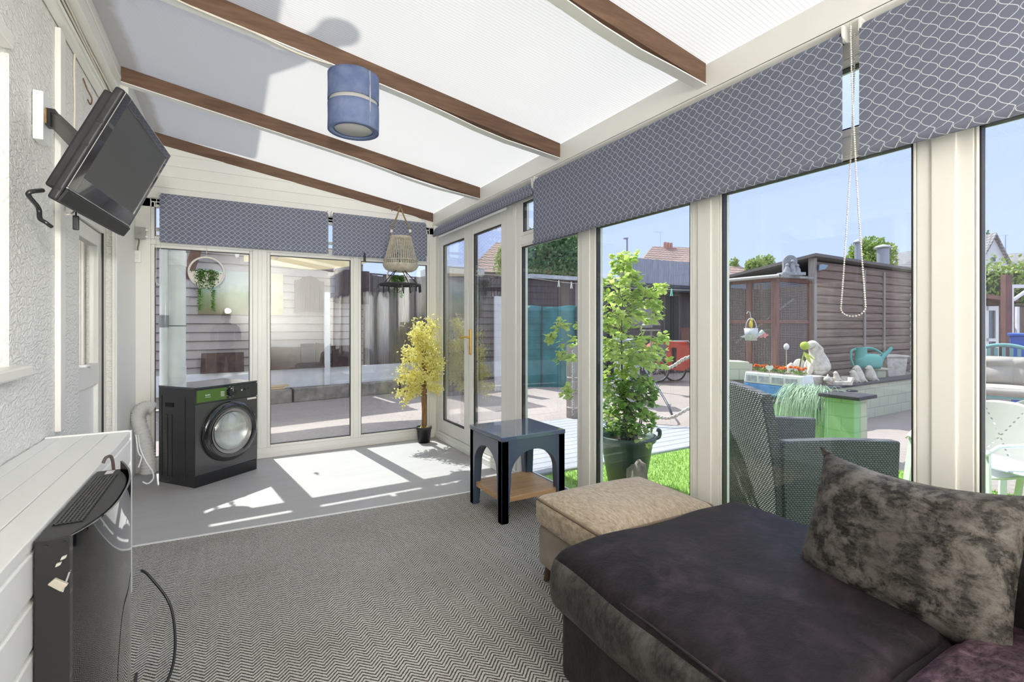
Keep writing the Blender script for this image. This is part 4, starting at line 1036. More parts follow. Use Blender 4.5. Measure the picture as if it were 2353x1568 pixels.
MB().prism([(0, 0), (w_, 0), (w_, h_ * .86), (w_ * .84, h_ * .88), (w_ * .70, h_ * .97), (w_ * .5, h_), (w_ * .30, h_ * .97), (w_ * .16, h_ * .88), (0, h_ * .86)], -.03, 0, XZ).build('panel', brm, bd)
m = MB()
for k in range(1, 6): m.box(w_ * k / 6 - .005, w_ * k / 6 + .005, -.034, -.03, .02, h_ * .8)
m.build('board_joints', M('joint_dark', (.02, .014, .014), .8), bd)
a, b = nb(766, 698), nb(806, 628)
m = MB().grid(lambda i, j: ((b[0] - a[0] + .35) * i, -.05 - .03 * sin(i * 22), (b[1] - a[1] + .05) * j), 40, 6); o = onwall(m.build('brown_curtain', M('curtain_brown', (.09, .06, .06), .9)), a[0], a[1], .04)
md = o.modifiers.new('s', 'SOLIDIFY'); md.thickness = .01; tag(o, 'dark brown curtain hanging at the end of the pale clad wall outside', 'curtain')
# dark panels along the base, added to stand in for reflections in the glass
for k, (u0, u1, v1, cm) in enumerate(((460, 560, 800, (.10, .06, .05)), (622, 690, 795, (.10, .06, .05)), (690, 724, 792, (.07, .06, .065)), (724, 748, 792, (.08, .055, .05)), (762, 806, 800, (.08, .05, .045)))):
    a, b = nb(u0, 850, .1), nb(u1, v1, .1)
    o = MB().prism([(0, 0), (b[0] - a[0], .0), (b[0] - a[0], b[1] - a[1] - .02 * (k % 2)), (.02, b[1] - a[1])], -.02, .02, XZ).build('leaning_board', M('old_board_%d' % k, cm, .85, vary=(9, .4)))
    o.matrix_world = NBM @ Matrix.Translation((a[0], -.12, .55)) @ Matrix.Rotation(-.09, 4, 'X')
    tag(o, ['long brown board leaning on the clad wall behind the washing machine', 'brown board leaning on the clad wall, first right of the wide mullion', 'grey board leaning on the clad wall beside the white post', 'narrow brown board leaning left of the white post', 'brown board leaning right of the white post'][k], 'board', 'boards leaning on the clad wall')
kb = None
for k in range(3, 7):
    s = -3.9 + k * 1.06
    if kb is None:
        kb = tag(MB().box(0, 1.02, 0, .22, 0, .25).build('kerb_block', concrete, bevel=.015), '', 'kerb block', 'concrete kerb blocks under the white base'); o = kb
    else: o = kb.copy(); COL.objects.link(o)
    o['label'] = ['concrete kerb block outside with the pine offcuts lying on it', 'concrete kerb block between the pine offcuts and the white post outside', 'concrete kerb block outside just right of the white post', 'concrete kerb block outside behind the yellow tree'][k - 3]
    o.matrix_world = NBM @ Matrix.Translation((s, -.30, ZG))
for k in range(2):
    a = nb(622, 897, .3); o = tag(MB().box(0, .42 - .06 * (1 - k), 0, .06, 0, .035).build('pine_offcut', pinem, bevel=.003), ['upper pine offcut lying on the kerb blocks outside', 'lower pine offcut lying on the kerb blocks outside'][1 - k], 'offcut', 'pine offcuts on the kerb')
    o.matrix_world = NBM @ Matrix.Translation((a[0] - .1, -.22, .205 + k * .04))
# shade sail
def sail(i, j):
    u = 560 + 330 * i; lowv = 596 + 24 * sin(pi * min(1, max(0, (u - 575) / 300))) ** 1.2 - (10 if u > 840 else 0) * (u - 840) / 50
    p0 = at(u, lowv, y=8.9); p1 = at(u, 588, y=7.2); return p0.lerp(p1, j) - V((0, 0, .06 * sin(pi * j)))
o = MB().grid(sail, 30, 8).build('shade_sail', leafmat('sail_cream', (.80, .75, .60), (.80, .75, .60), .5)); md = o.modifiers.new('s', 'SOLIDIFY'); md.thickness = .004
tag(o, 'cream shade sail sagging above the far windows outside', 'shade sail')
# string lights
for k, (u, v) in enumerate(((545, 586), (635, 590))):
    c = at(u, v, y=6.4); h = thing('string_light', ['small white hanging bulb outside the splashed far window', 'small white hanging bulb outside the middle far window'][k], 'light bulb', c, group='string lights outside')
    MB().ball((0, 0, 0), (.022, .022, .034), 10, 8).build('bulb', upvc_plain, h); MB().cyl((0, 0, .03), (0, 0, .09), .008).build('bulb_lead', blackp, h)
# soil pipe, downpipe, brace
c = at(404, 700, y=5.95); sp = thing('soil_pipe', 'thick white soil pipe just outside the splashed far window', 'pipe', (c.x, c.y, ZG))
MB().cyl((0, 0, 0), (0, 0, 4), .085, n=24).build('pipe', whitepaint, sp); MB().cyl((0, 0, 2.02), (0, 0, 2.16), .092, n=24).cyl((0, 0, .9), (0, 0, 1.0), .09, n=24).build('collar', whitepaint, sp)
MB().tube([(.088 * cos(k * pi / 12), .088 * sin(k * pi / 12), 1.415) for k in range(24)], .004, 6, closed=True).build('strap', gasket, sp)
c = at(376, 700, y=5.86); dp_ = thing('downpipe', 'slim white downpipe beside the thick soil pipe outside', 'pipe', (c.x, c.y, ZG))
MB().cyl((0, 0, 0), (0, 0, 4), .034, n=16).build('pipe', whitepaint, dp_); MB().cyl((0, 0, 1.40), (0, 0, 1.52), .040, n=16).build('coupling', M('coupling_grey', (.25, .26, .28), .5), dp_)
p, q = at(455, 566, y=6.6), at(428, 640, y=6.6)
tag(MB().bar(p + (p - q) * .3, q, .10, .06, (0, 1, 0)).build('timber_brace', M('brace_brown', (.13, .06, .045), .7, vary=(10, .3))), 'red brown timber brace slanting beside the soil pipe', 'brace')

# ------------------------------------------------------------------ fences and sheds behind the French doors
def fence_panel(p, q, z0, z1, m, label, group, cap=True):
    p, q = V(p), V(q); d = q - p; L = d.length; r = thing('fence_panel', label, 'fence panel', (p.x, p.y, ZG), math.atan2(d.y, d.x), group)
    mb = MB(); n = max(4, int(L / .13))
    for k in range(n): mb.box(L * k / n + .003, L * (k + 1) / n - .003, -.008 - .006 * (k % 2), .008, z0 - ZG, z1 - ZG - .01 * (k % 3))
    mb.build('boards', m, r)
    if cap: MB().box(0, L, -.03, .03, z1 - ZG, z1 - ZG + .03).build('top_rail', m, r)
    MB().box(-.05, .05, -.05, .05, 0, z1 - ZG + .05).build('post', postm if m is not darkfence else m, r)
    return r
fx = [(2.5, 10.35), (3.9, 10.72), (5.3, 11.1), (6.7, 11.45), (8.4, 11.9)]
fl_ = ['brown fence panel at the end of the clad building', 'brown fence panel behind the yellow tree', 'brown fence panel seen through the far French door leaf', 'brown fence panel seen through the near French door leaf']
for k in range(4): fence_panel(fx[k], fx[k + 1], ZG, 2.45 + .1 * k, darkfence if k else fencewood('brown_fence', (.10, .08, .078), (.20, .165, .155)), fl_[k], 'brown fence panels beyond the doors')
c = at(1146, 740, t=10.5)
tag(MB().box(c.x - .11, c.x + .11, c.y - .02, c.y + .02, ZG, 2.0).build('pale_board', whitepaint), 'narrow white board standing against the brown fence beyond the near door leaf', 'board')  # white strip added in place of a reflection in the door glass
p = at(1028, 612, t=9.6); q = at(1066, 616, t=9.9)
lt_ = thing('lean_to', 'grey lean-to with a pale roof edge seen through the far door leaf', 'lean-to', (p.x, p.y, ZG))
d = q - p; MB().box(-.1, .7, .05, .9, 0, p.z - ZG - .12).build('side_board', M('leanto_grey', (.20, .18, .18), .8, vary=(6, .3)), lt_); MB().box(-.2, .8, -.05, 1.0, p.z - ZG - .14, p.z - ZG).build('roof_edge', M('leanto_roof', (.55, .55, .55), .6), lt_)
def shed(name, label, x0, x1, y0, y1, h, wm_, rm, over=.15, rt=.10):
    r = thing(name, label, 'shed', (x0, y0, ZG)); MB().box(0, x1 - x0, 0, y1 - y0, 0, h).build('shed_walls', wm_, r)
    MB().box(-over, x1 - x0 + over, -over, y1 - y0 + over, h, h + rt).build('roof', rm, r); return r
s1 = shed('flat_roof_shed', 'dark shed with a pale flat roof beyond the tall window past the doors', 6.7, 9.2, 10.4, 11.4, 2.62, darkfence, M('pale_roof', (.55, .55, .58), .6, vary=(5, .3)))
MB().box(1.35, 1.55, -.03, 0, 0, 2.6).box(1.62, 1.72, -.03, 0, 1.4, 2.5).build('pale_upright', postm, s1); MB().box(1.7, 2.45, -.03, 0, .1, 2.55).build('shed_door', M('shed_door_grey', (.17, .15, .165), .8, vary=(6, .3)), s1)
s2 = shed('dark_shed', 'dark board shed with an open doorway behind the bike trailer', 9.25, 13.4, 9.9, 12.5, 2.50, shedm, M('felt_roof', (.10, .10, .11), .9))
x0 = at(1529, 740, y=9.85).x - 9.25; x1 = at(1560, 740, y=9.85).x - 9.25
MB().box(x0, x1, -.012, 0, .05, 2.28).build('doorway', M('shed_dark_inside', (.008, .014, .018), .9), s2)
MB().box(x0 - .07, x0, -.04, 0, 0, 2.35).box(x1, x1 + .07, -.04, 0, 0, 2.35).box(x0, x1, -.04, 0, 2.28, 2.35).build('door_frame', shedm, s2)
MB().box(x1 + .10, x1 + .75, -.035, 0, .05, 1.35).build('red_panel', avm, s2); MB().box(x0 - 1.3, x0 - .5, -.03, 0, 1.35, 2.0).build('shed_window', M('dusty_glass', (.30, .30, .30), .4), s2); MB().box(-.2, 4.3, -.30, -.15, 2.38, 2.50).build('gutter', blackp, s2)
p, q = at(1428, 655, t=17.2), at(1588, 645, t=18.8)
fence_panel((p.x, p.y), (q.x, q.y), 2.2, 3.82, greyfence, 'tall grey blue board screen rising above the dark shed roof', 'grey screens', False)
# teal covered stack
c = at(1262, 790, t=11.6); tc_ = thing('teal_cover', 'tall garden stack under a teal tarpaulin cover', 'covered stack', (c.x, c.y, ZG), -YAW)
tealm = M('teal_tarpaulin', (.03, .19, .20), .45, vary=(3, .4), bump=(6, .4, .03))
def teal(i, j):
    a = 2 * pi * i; ca, sa = cos(a), sin(a); k = .62 / max(abs(ca), abs(sa) * 1.3); hz = 1.83
    if j < .75: z = hz * (j / .75); r = k * (1.02 - .06 * (j / .75)) * (1 + .025 * sin(9 * a + 2 * z))
    else: t = (j - .75) / .25; r = k * .96 * (1 - t); z = hz - .16 * math.sin(pi * t / 2) + .05 * cos(4 * a + pi) * (1 - t)
    if .6 < j <= .76: z += .07 * abs(cos(2 * a)) ** 3
    return (r * ca, r * sa, z)
MB().grid(teal, 64, 24, cu=True).build('cover', tealm, tc_); MB().tube([(.60, -.5, .02), (.58, -.48, 1.85)], .02, 8).tube([(-.22, -.52, .02), (-.20, -.50, 1.9)], .015, 8).build('pole', M('teal_pole', (.05, .07, .08), .5), tc_)
# rope posts and ropes
ropew = M('white_rope', (.62, .58, .52), .9, vary=(50, .4))
b0 = G(1317, 960); rp = thing('rope_post', 'grey timber post wound with white rope beside the potted tree', 'post', b0, .2)
MB().box(-.075, .075, -.075, .075, 0, 1.12).build('timber', postm, rp, bevel=.008)
MB().tube([(-.085 + .004 * sin(i), -.06 + .01 * cos(i * 2.1), .05 + i * .012) for i in range(84)], .012, 6).build('hanging_rope', ropew, rp)
m = MB()
for z in (.16, .62): m.tube([(.08 * cos(k * pi / 8) * 1.1, .08 * sin(k * pi / 8) * 1.1, z) for k in range(16)], .012, 6, closed=True)
m.build('rope_binding', ropew, rp)
b1 = G(1640, 985); rp2 = thing('rope_post', 'grey timber post at the far end of the rope swags', 'post', b1, .3); MB().box(-.06, .06, -.06, .06, 0, 1.1).build('timber', postm, rp2)
def rope(pts, r, label):
    P_ = bez(pts, 24); mb = MB()
    for s in (0, pi):
        q = []
        for i, p in enumerate(P_):
            d = (P_[min(i + 1, len(P_) - 1)] - P_[max(i - 1, 0)]).normalized(); a = d.cross(V((0, 0, 1))).normalized(); b = a.cross(d)
            q.append(p + (a * cos(i * .75 + s) + b * sin(i * .75 + s)) * r * .55)
        mb.tube(q, r * .72, 6)
    return tag(mb.build('rope_swag', ropew), label, 'rope', 'rope swags between the posts')
rope([b0 + V((.02, 0, 1.02)), at(1420, 795, t=7.2), at(1490, 832, t=7.05), at(1535, 846, t=6.95), at(1580, 822, t=6.8), b1 + V((0, 0, 1.0))], .022, 'upper white rope swag in front of the bike trailer')
rope([b0 + V((.02, 0, .58)), at(1440, 890, t=7.2), at(1490, 945, t=7.0), at(1535, 961, t=6.9), at(1585, 938, t=6.7), b1 + V((0, 0, .45))], .022, 'lower white rope swag almost touching the paving')
cable('leaning_bar', [at(1460, 795, t=9.3), at(1480, 845, t=8.4), at(1510, 890, t=7.6), at(1534, 930, t=7.1), at(1546, 958, t=6.95)], .016, M('dark_blue_metal', (.05, .055, .09), .4), 'dark blue bar slanting across the paving to the lower rope', 'bar')
# pale bin
c = G(1442, 926); bn_ = thing('garden_bin', 'pale grey plastic bin standing behind the potted tree', 'bin', c, -YAW)
pg_ = M('bin_grey', (.40, .43, .48), .5, vary=(4, .15))
MB().prism([(-.22, .32), (.19, .32), (.16, 1.10), (-.20, 1.14)], -.2, .2, XZ).build('bin_body', pg_, bn_, bevel=.03); MB().prism([(-.16, 0), (.12, 0), (.30, .26), (.24, .34), (-.22, .34)], -.24, .22, XZ).build('bin_base', pg_, bn_, bevel=.03); MB().box(-.24, .2, -.24, .24, 1.12, 1.17).build('bin_lid', pg_, bn_, bevel=.015)
# bike trailer
c = G(1528, 878); bt = thing('bike_trailer', 'red child bike trailer parked by the dark shed', 'bike trailer', c, -YAW)
redm = M('trailer_red', (.62, .10, .07), .55, vary=(5, .2)); K = 12.35 / F
def T(u, v, d=0.0): return V(((u - 1528) * K, d, (878 - v) * K))
for u, v, d in ((1503, 850, -.30), (1558, 854, .25)):
    q = T(u, v, d); wh = MB().tube([(q.x + .27 * cos(k * pi / 16), q.y, q.z + .27 * sin(k * pi / 16)) for k in range(32)], .024, 8, closed=True); wo_ = wh.build('wheel', blackp, bt)
    mb = MB()
    for k in range(10): mb.tube([(q.x, q.y, q.z), (q.x + .25 * cos(k * pi / 5), q.y, q.z + .25 * sin(k * pi / 5))], .004, 4)
    mb.tube([(q.x + .245 * cos(k * pi / 16), q.y, q.z + .245 * sin(k * pi / 16)) for k in range(32)], .008, 6, closed=True); mb.build('spokes', chrome, wo_)
pl_ = [T(*p) for p in ((1476, 838), (1478, 815), (1486, 800), (1500, 790), (1522, 786), (1570, 787), (1580, 812), (1578, 842), (1560, 852), (1500, 845))]
MB().prism([(p.x, p.z) for p in pl_], -.26, .26, XZ).build('trailer_body', redm, bt, bevel=.02)
a = [T(*p) for p in ((1484, 828), (1487, 806), (1500, 794), (1522, 792), (1526, 808), (1518, 828))]; MB().prism([(p.x, p.z) for p in a], -.272, -.262, XZ).build('mesh_window', M('trailer_mesh', (.18, .17, .17), .7), bt)
a = [T(*p) for p in ((1535, 800), (1546, 800), (1544, 843), (1538, 845))]; MB().prism([(p.x, p.z) for p in a], -.275, -.262, XZ).build('black_strap', blackp, bt)
MB().tube([T(*p, -.26) for p in ((1470, 850), (1474, 822), (1484, 800), (1502, 788), (1525, 785), (1572, 785), (1584, 800))], .014, 8).build('frame_tube', chrome, bt)
MB().tube([T(1450, 800, -.2), T(1465, 798, -.2), T(1478, 812, -.2)], .014, 6).build('handlebar', blackp, bt)
# bird table
c = at(1496, 740, t=10.4); bdt = thing('bird_table', 'small wooden bird table in front of the dark shed', 'bird table', (c.x, c.y, ZG), -YAW)
MB().box(-.02, .02, -.02, .02, 0, 1.3).build('stand', postm, bdt); MB().box(-.17, .17, -.12, .12, 1.3, 1.33).build('tray', postm, bdt); MB().prism([(-.17, 1.42), (.17, 1.42), (.06, 1.58), (-.06, 1.58)], -.14, .14, XZ).build('table_roof', postm, bdt)
# washing line and pegs
p, q = at(1170, 632, t=6.3), at(1640, 668, t=5.4)
tag(MB().tube([p.lerp(q, k / 12) - V((0, 0, .05 * sin(pi * k / 12))) for k in range(13)], .0022, 5).build('washing_line', creamcord), 'thin washing line strung across the yard', 'washing line')
for k, (u, nm, cm) in enumerate(((1284, 'white peg on the washing line in the window past the doors, left one', None), (1313, 'white peg on the washing line in the window past the doors, right one', None), (1487, 'white peg on the washing line above the bike trailer', None), (1543, 'mint peg on the washing line before the shed doorway', (.25, .68, .60)))):
    f = (u - 1170) / 470; c = p.lerp(q, f); t0 = c.dot(FWD); c = at(u, 640 + 12 * (k > 1) - 2, t=t0); c.z = p.lerp(q, f).z - .05 * sin(pi * f)
    h = thing('hanging_clothes_peg', nm, 'peg', c, -YAW, 'pegs on the washing line'); mm = M('mint_plastic', cm, .4) if cm else upvc_plain
    MB().prism([(-.004, .012), (.004, .012), (-.006, -.075), (-.016, -.075)], -.006, .006, XZ).prism([(-.004, .012), (.004, .012), (.016, -.075), (.006, -.075)], -.006, .006, XZ).build('peg_body', mm, h)

# ------------------------------------------------------------------ potted tree and rock
c = at(1440, 1003, t=4.28); px_, py_ = c.x, c.y; random.seed(21)
pt = thing('potted_tree', 'bright green young tree in a dark green pot outside the right window', 'tree', (px_, py_, -.038))
potm = M('pot_dark_green', (.045, .085, .08), .4, vary=(6, .2))
MB().lathe([(0, .006), (.155, .006), (.16, 0), (.225, .38), (.235, .385), (.252, .40), (.255, .44), (.243, .445), (.238, .40), (.215, .385), (.20, .36), (0, .36)], 40).build('pot', potm, pt)
MB().tube(bez([LAT * .235 + V((0, 0, .40)), LAT * .285 + V((0, 0, .42)), LAT * .292 + V((0, 0, .47)), LAT * .27 + V((0, 0, .485))]), .018, 8).build('pot_handle', potm, pt)
MB().lathe([(0, .372), (.205, .372)], 24).build('soil', M('dark_soil', (.05, .035, .025), .95), pt)
br_ = MB(); br_.tube(bez([(0, 0, .3), (-.03, .0, .7), (-.05, .01, 1.1), (-.055, 0, 1.5), (-.03, 0, 1.98)]), [.011 - .009 * i / 48 for i in range(49)], 8)
for k in range(6): br_.tube(bez([(rnd(-.05, .05), rnd(-.05, .05), .35), (rnd(-.12, .16), rnd(-.12, .12), .6), (rnd(-.16, .22), rnd(-.15, .15), .86)]), .006, 6)
tiers = [(1.93, .11, 12), (1.78, .18, 15), (1.62, .27, 20), (1.47, .34, 22), (1.33, .24, 10), (1.20, .36, 20), (1.10, .40, 24), (.98, .22, 10), (.88, .26, 10), (.78, .28, 12), (.66, .30, 16), (.56, .32, 20), (.47, .30, 20)]
lv = MB(); ld = MB()
def spray(p0, d, n, mb, sz):
    pts = bez([p0, p0 + d * .5 + V((0, 0, .03)), p0 + d], 5); br_.tube(pts, [.0028 - .0018 * i / len(pts) for i in range(len(pts))], 5)
    for k in range(int(n * 1.9)):
        f = .25 + .75 * k / n; q = pts[min(len(pts) - 1, int(f * (len(pts) - 1)))] + rvec() * .035
        dd = (d.normalized() * .6 + rvec() * .8 + V((0, 0, -.15))).normalized() * sz * rnd(.6, 1.05); mb.leaf(q, dd, sz * .78, V((0, 0, 1)) + rvec() * .7)
for z, r, n in tiers:
    for k in range(n):
        a = rnd(0, 2 * pi); L = r * rnd(.5, 1.05)
        spray(V((-.045, 0, z)), V((cos(a) * L, sin(a) * L, rnd(-.05, .12))), 7, lv if z > .95 or random.random() < .25 else ld, .060)
for (u, v, s) in ((1520, 667, 1), (1525, 778, 1), (1268, 775, 1), (1285, 745, 1), (1510, 700, 1), (1500, 905, 0), (1490, 880, 0), (1295, 820, 1), (1300, 905, 1)):
    e = at(u, v, t=4.2) - V((px_, py_, -.038)); z0_ = e.z - .05
    for q in range(3): spray(V((-.045, 0, z0_)), (e - V((-.045, 0, z0_))) * (1 - .16 * q) + rvec() * .05, 9, lv if s else ld, .066)
    spray(e - V((.02, 0, 0)), V((.05, .03, .0)), 12, lv if s else ld, .062)
br_.build('branches', twig, pt); lv.build('upper_leaves', leafg, pt); ld.build('lower_leaves', leafd, pt)
c = at(1465, 1085, t=3.86); o = ico_rock(MB(), (0, 0, .15), (.085, .09, .19), 3, .35).build('garden_rock', rockm); o.location = (c.x, c.y, -.045)
tag(o, 'tan rough rock standing against the potted tree pot', 'rock')
# ------------------------------------------------------------------ rattan chair
def weave():
    t = NT('grey_rattan'); ob = t.ob(); x, y, z = t.xyz(ob)
    P_ = .020
    r = t.ma('DIVIDE', z, P_ * .62); row = t.ma('FLOOR', r); cx_ = t.ma('ADD', t.ma('DIVIDE', t.ma('ADD', x, y), P_), t.ma('MULTIPLY', row, .5))
    a = t.ma('SINE', t.ma('MULTIPLY', t.ma('FRACT', cx_), pi)); b = t.ma('SINE', t.ma('MULTIPLY', t.ma('FRACT', r), pi)); h = t.ma('MULTIPLY', a, b)
    c = t.mix(t.ramp(h, [(.05, 0.0), (.55, 1.0)]), (.025, .026, .03), (.23, .235, .25)); c = t.mix(t.ma('MULTIPLY', t.noise(ob, 9.0), .4), c, (.12, .12, .13))
    return t.end(t.bsdf(Base_Color=c, Roughness=.45, Normal=t.bump(h, 1.0, .012)))
ratm = weave()
FV = V((.8995, -.4368, 0)); LV = V((.4368, .8995, 0)); N0 = V((2.92, 1.71, 0)); AL, AW = .77, .82
rc = thing('rattan_armchair', 'grey woven rattan armchair with a high back just outside the right window', 'armchair')
rc.matrix_world = frame3((N0.x, N0.y, -.04), FV, LV, (0, 0, 1))
# local: x forward from the back edge, y across (0 = arm nearest the window), z up
def armsh(y0, y1): return [(.02, .02), (AL - .03, .02), (AL, .685), (AL * .5, .705), (0.0, .70)]
for nm, y0, y1 in (('arm', 0, .075), ('arm', AW - .075, AW)): MB().prism(armsh(y0, y1), y0, y1, XZ).build(nm, ratm, rc, bevel=.012)
def back(s):
    def fn(i, j):
        z = .05 + .98 * j; lean = -.02 - .15 * max(0, (z - .35)) ** 1.25 + .04 * (1 - j) * 0; y = .02 + (AW - .04) * i; cv = -.05 * (1 - (2 * i - 1) ** 2) * (.3 + .7 * j)
        tp = -.045 * ((2 * i - 1) ** 2) * (j ** 4)
        return (lean + cv + s * .028 + .02, y, z + tp)
    return fn
m = MB().grid(back(-1), 30, 40); k = MB().grid(back(1), 30, 40); n0 = len(m.v); m.add(k.v, [f[::-1] for f in k.f], 0, True)
w = 31
edge = [i for i in range(w)] + [j * w + 30 for j in range(1, 41)] + [40 * w + i for i in range(29, -1, -1)] + [j * w for j in range(39, 0, -1)]
for a, b in zip(edge, edge[1:] + edge[:1]): m.f.append((a, n0 + a, n0 + b, b)); m.mi.append(0); m.sm.append(False)
m.build('backrest', ratm, rc)
MB().box(.03, AL - .03, .075, AW - .075, .28, .40).build('seat', ratm, rc, bevel=.01); MB().box(AL - .06, AL - .035, .075, AW - .075, .02, .30).build('front_panel', ratm, rc)
c = rc.matrix_world @ V((.22, .36, .405)); o = tag(MB().box(-.14, .14, -.12, .12, 0, .022).build('wooden_board', wood('tan_board', (.34, .27, .17), (.48, .40, .28), 4, 0, .6), bevel=.004), 'tan wooden board lying on the rattan armchair seat', 'board'); o.location = c; o.rotation_euler = (0, 0, .4)

# ------------------------------------------------------------------ raised planter bed
bed = thing('raised_bed', 'green and cream painted block planter bed across the yard', 'planter bed', (5.7, 3.7, ZG))
def B_(x, y, z): return (x - 5.7, y - 3.7, z - ZG)
def bbox(mb, x0, x1, y0, y1, z0, z1): return mb.box(x0 - 5.7, x1 - 5.7, y0 - 3.7, y1 - 3.7, z0 - ZG, z1 - ZG)
bbox(MB(), 5.7, 5.9, 2.86, 4.5, ZG, .425).build('front_wall', greenblock, bed); bbox(MB(), 5.9, 11.5, 3.62, 3.78, ZG, .47).build('side_wall', creamblock, bed)
bbox(MB(), 5.64, 5.98, 2.84, 4.55, .425, .462).build('front_capping', capm, bed, bevel=.006); bbox(MB(), 6.4, 11.5, 3.58, 3.82, .47, .505).build('side_capping', capm, bed, bevel=.006)
bbox(MB(), 5.9, 11.5, 3.78, 4.55, ZG, .45).build('gravel_fill', soil, bed); bbox(MB(), 6.1, 7.62, 3.86, 4.56, .45, .62).build('raised_tier', stone, bed, bevel=.01); bbox(MB(), 5.9, 6.06, 2.88, 3.62, ZG, .44).build('planting_soil', soil, bed)
pi_ = thing('block_pillar', 'green painted block pillar with a dark stone cap at the planter corner', 'pillar', (5.735, 2.68, ZG))
MB().box(-.13, .01, -.14, .15, 0, .645).build('green_face', greenblock, pi_); MB().box(.01, .145, -.141, .15, 0, .645).build('cream_face', creamblock, pi_); MB().box(-.18, .21, -.21, .19, .645, .685).build('stone_cap', capm, pi_, bevel=.008)
c = at(1958, 897, z=.648); o = tag(MB().lathe([(0, 0), (.055, 0), (.058, .006), (.04, .016), (0, .018)], 20).build('solar_disc', blackp), 'flat black disc light on the stone cap of the green pillar', 'disc light'); o.location = (c.x, c.y, .636)
# camper van shaped planter on the front capping
vp = thing('camper_planter', 'blue and white camper van shaped planter full of orange marigolds', 'planter', (5.86, 3.50, .463), R(92))
LW, LD = .37, .135
m = MB(); m.prism([(-LW, .06), (-LW + .04, .03), (LW - .04, .03), (LW, .06), (LW, .175), (-LW, .175)], -LD, LD, XZ); m.build('lower_body', M('van_blue', (.10, .28, .60), .4, vary=(8, .3)), vp, bevel=.015)
MB().prism([(-LW, .175), (LW, .175), (LW - .02, .315), (-LW + .02, .315)], -LD + .004, LD - .004, XZ).build('upper_body', M('van_white', (.78, .78, .78), .5, vary=(8, .12)), vp, bevel=.015)
m = MB(); wn = M('van_window', (.42, .43, .47), .5, vary=(30, .4))
for k in range(4):
    for s in (-1, 1): q = MB().box(-LW + .07 + k * .165, -LW + .205 + k * .165, s * (LD - .002) - .004, s * (LD - .002) + .004, .20, .275).build('side_window', wn, vp)
for x in (-.22, .22):
    for s in (-1, 1):
        wl_ = MB().cyl((x, s * LD - .012, .05), (x, s * LD + .012, .05), .05, n=24).build('wheel', blackp, vp); MB().cyl((x, s * LD - .016, .05), (x, s * LD + .016, .05), .022, n=16).build('hub', upvc_plain, wl_)
MB().box(-LW - .01, LW + .01, -LD - .006, LD + .006, .055, .066).build('trim_band', M('van_trim', (.35, .52, .50), .5), vp)
MB().box(-LW + .04, LW - .04, -LD + .03, LD - .03, .30, .318).build('compost', soil, vp)
random.seed(31); mor = leafmat('marigold_petal', (.75, .18, .015), (.95, .36, .03), .3)
def flower(mb, c, r):
    for k in range(26):
        a = k * 2.4; el = .15 + 1.3 * k / 26; d = V((cos(a) * cos(el), sin(a) * cos(el), sin(el))) * r; mb.leaf(V(c) + d * .15, d, r * .75, (0, 0, 1))
VM = vp.matrix_world if False else Matrix.Translation((5.86, 3.50, .463)) @ rotz(R(92))
for k in range(6):
    c = VM @ V((-.30 + .115 * k, -.03 if k % 2 else .03, .316)); g = thing('marigold', 'orange marigold plant %s in the camper van planter' % ['at the far end', 'second from the far end', 'behind the white heart', 'just past the white heart', 'near the sedge', 'beside the sedge'][5 - k], 'flower', c, rnd(0, 6), 'marigolds in the van planter')
    mb = MB()
    for q in range(40): mb.leaf((rnd(-.05, .05), rnd(-.05, .05), rnd(0, .03)), V((rnd(-.03, .03), rnd(-.03, .03), rnd(.0, .04))), .014, rvec())
    mb.build('foliage', leafd, g)
    for q in range(4): mb = MB(); flower(mb, (rnd(-.05, .05), rnd(-.05, .05), rnd(.045, .075)), rnd(.026, .034)); mb.build('flower_head', mor, g)
c = VM @ V((-.10, .15, .30)); c = at(1768, 846, t=5.75); ht_ = []
for k in range(41):
    a = -pi + 2 * pi * k / 40; ht_.append((.0026 * 16 * sin(a) ** 3, .0026 * (13 * cos(a) - 5 * cos(2 * a) - 2 * cos(3 * a) - cos(4 * a))))
o = tag(MB().prism(ht_[:-1], -.006, .006, XZ).build('white_heart', whitepaint, bevel=.002), 'white heart ornament hanging over the marigolds', 'heart ornament'); o.location = c; o.rotation_euler = (0, 0, R(-70)); MB().cyl((0, 0, -.18), (0, 0, -.03), .003).build('stake', pinem, o)
# trailing sedge
c = at(1862, 862, t=5.62); sg = thing('trailing_sedge', 'pale green grass trailing over the planter capping beside the pillar', 'plant', (c.x, c.y, .45)); mb = MB(); mb2 = MB()
for k in range(800):
    a = rnd(0, 2 * pi); L = rnd(.16, .36); d = V((cos(a), sin(a), 0)); 
    if d.x > .3: d.x = .3
    if random.random() < .6: d = V((-1, rnd(-.6, .8), 0)).normalized()
    p0 = V((rnd(-.06, .06), rnd(-.20, .17), rnd(.0, .06))); up = rnd(.08, .20); pts = bez([p0, p0 + d * L * .35 + V((0, 0, up)), p0 + d * L * .75 + V((0, 0, up * .5)), p0 + d * L * .95 + V((0, 0, -rnd(.02, .30)))], 3)
    b = d.cross(V((0, 0, 1))); vs = []
    for i, p in enumerate(pts): w = .0045 * (1 - .8 * i / len(pts)); vs += [p - b * w, p + b * w]
    mb.add(vs, [(2 * i, 2 * i + 1, 2 * i + 3, 2 * i + 2) for i in range(len(pts) - 1)])
mb.build('grass_blades', leafp, sg)
for k in range(420): mb2.leaf((rnd(-.06, .06), rnd(-.36, -.12), rnd(-.06, .13)), rvec() * .035, .018, rvec())
mb2.build('leafy_sprig', leafi, sg)
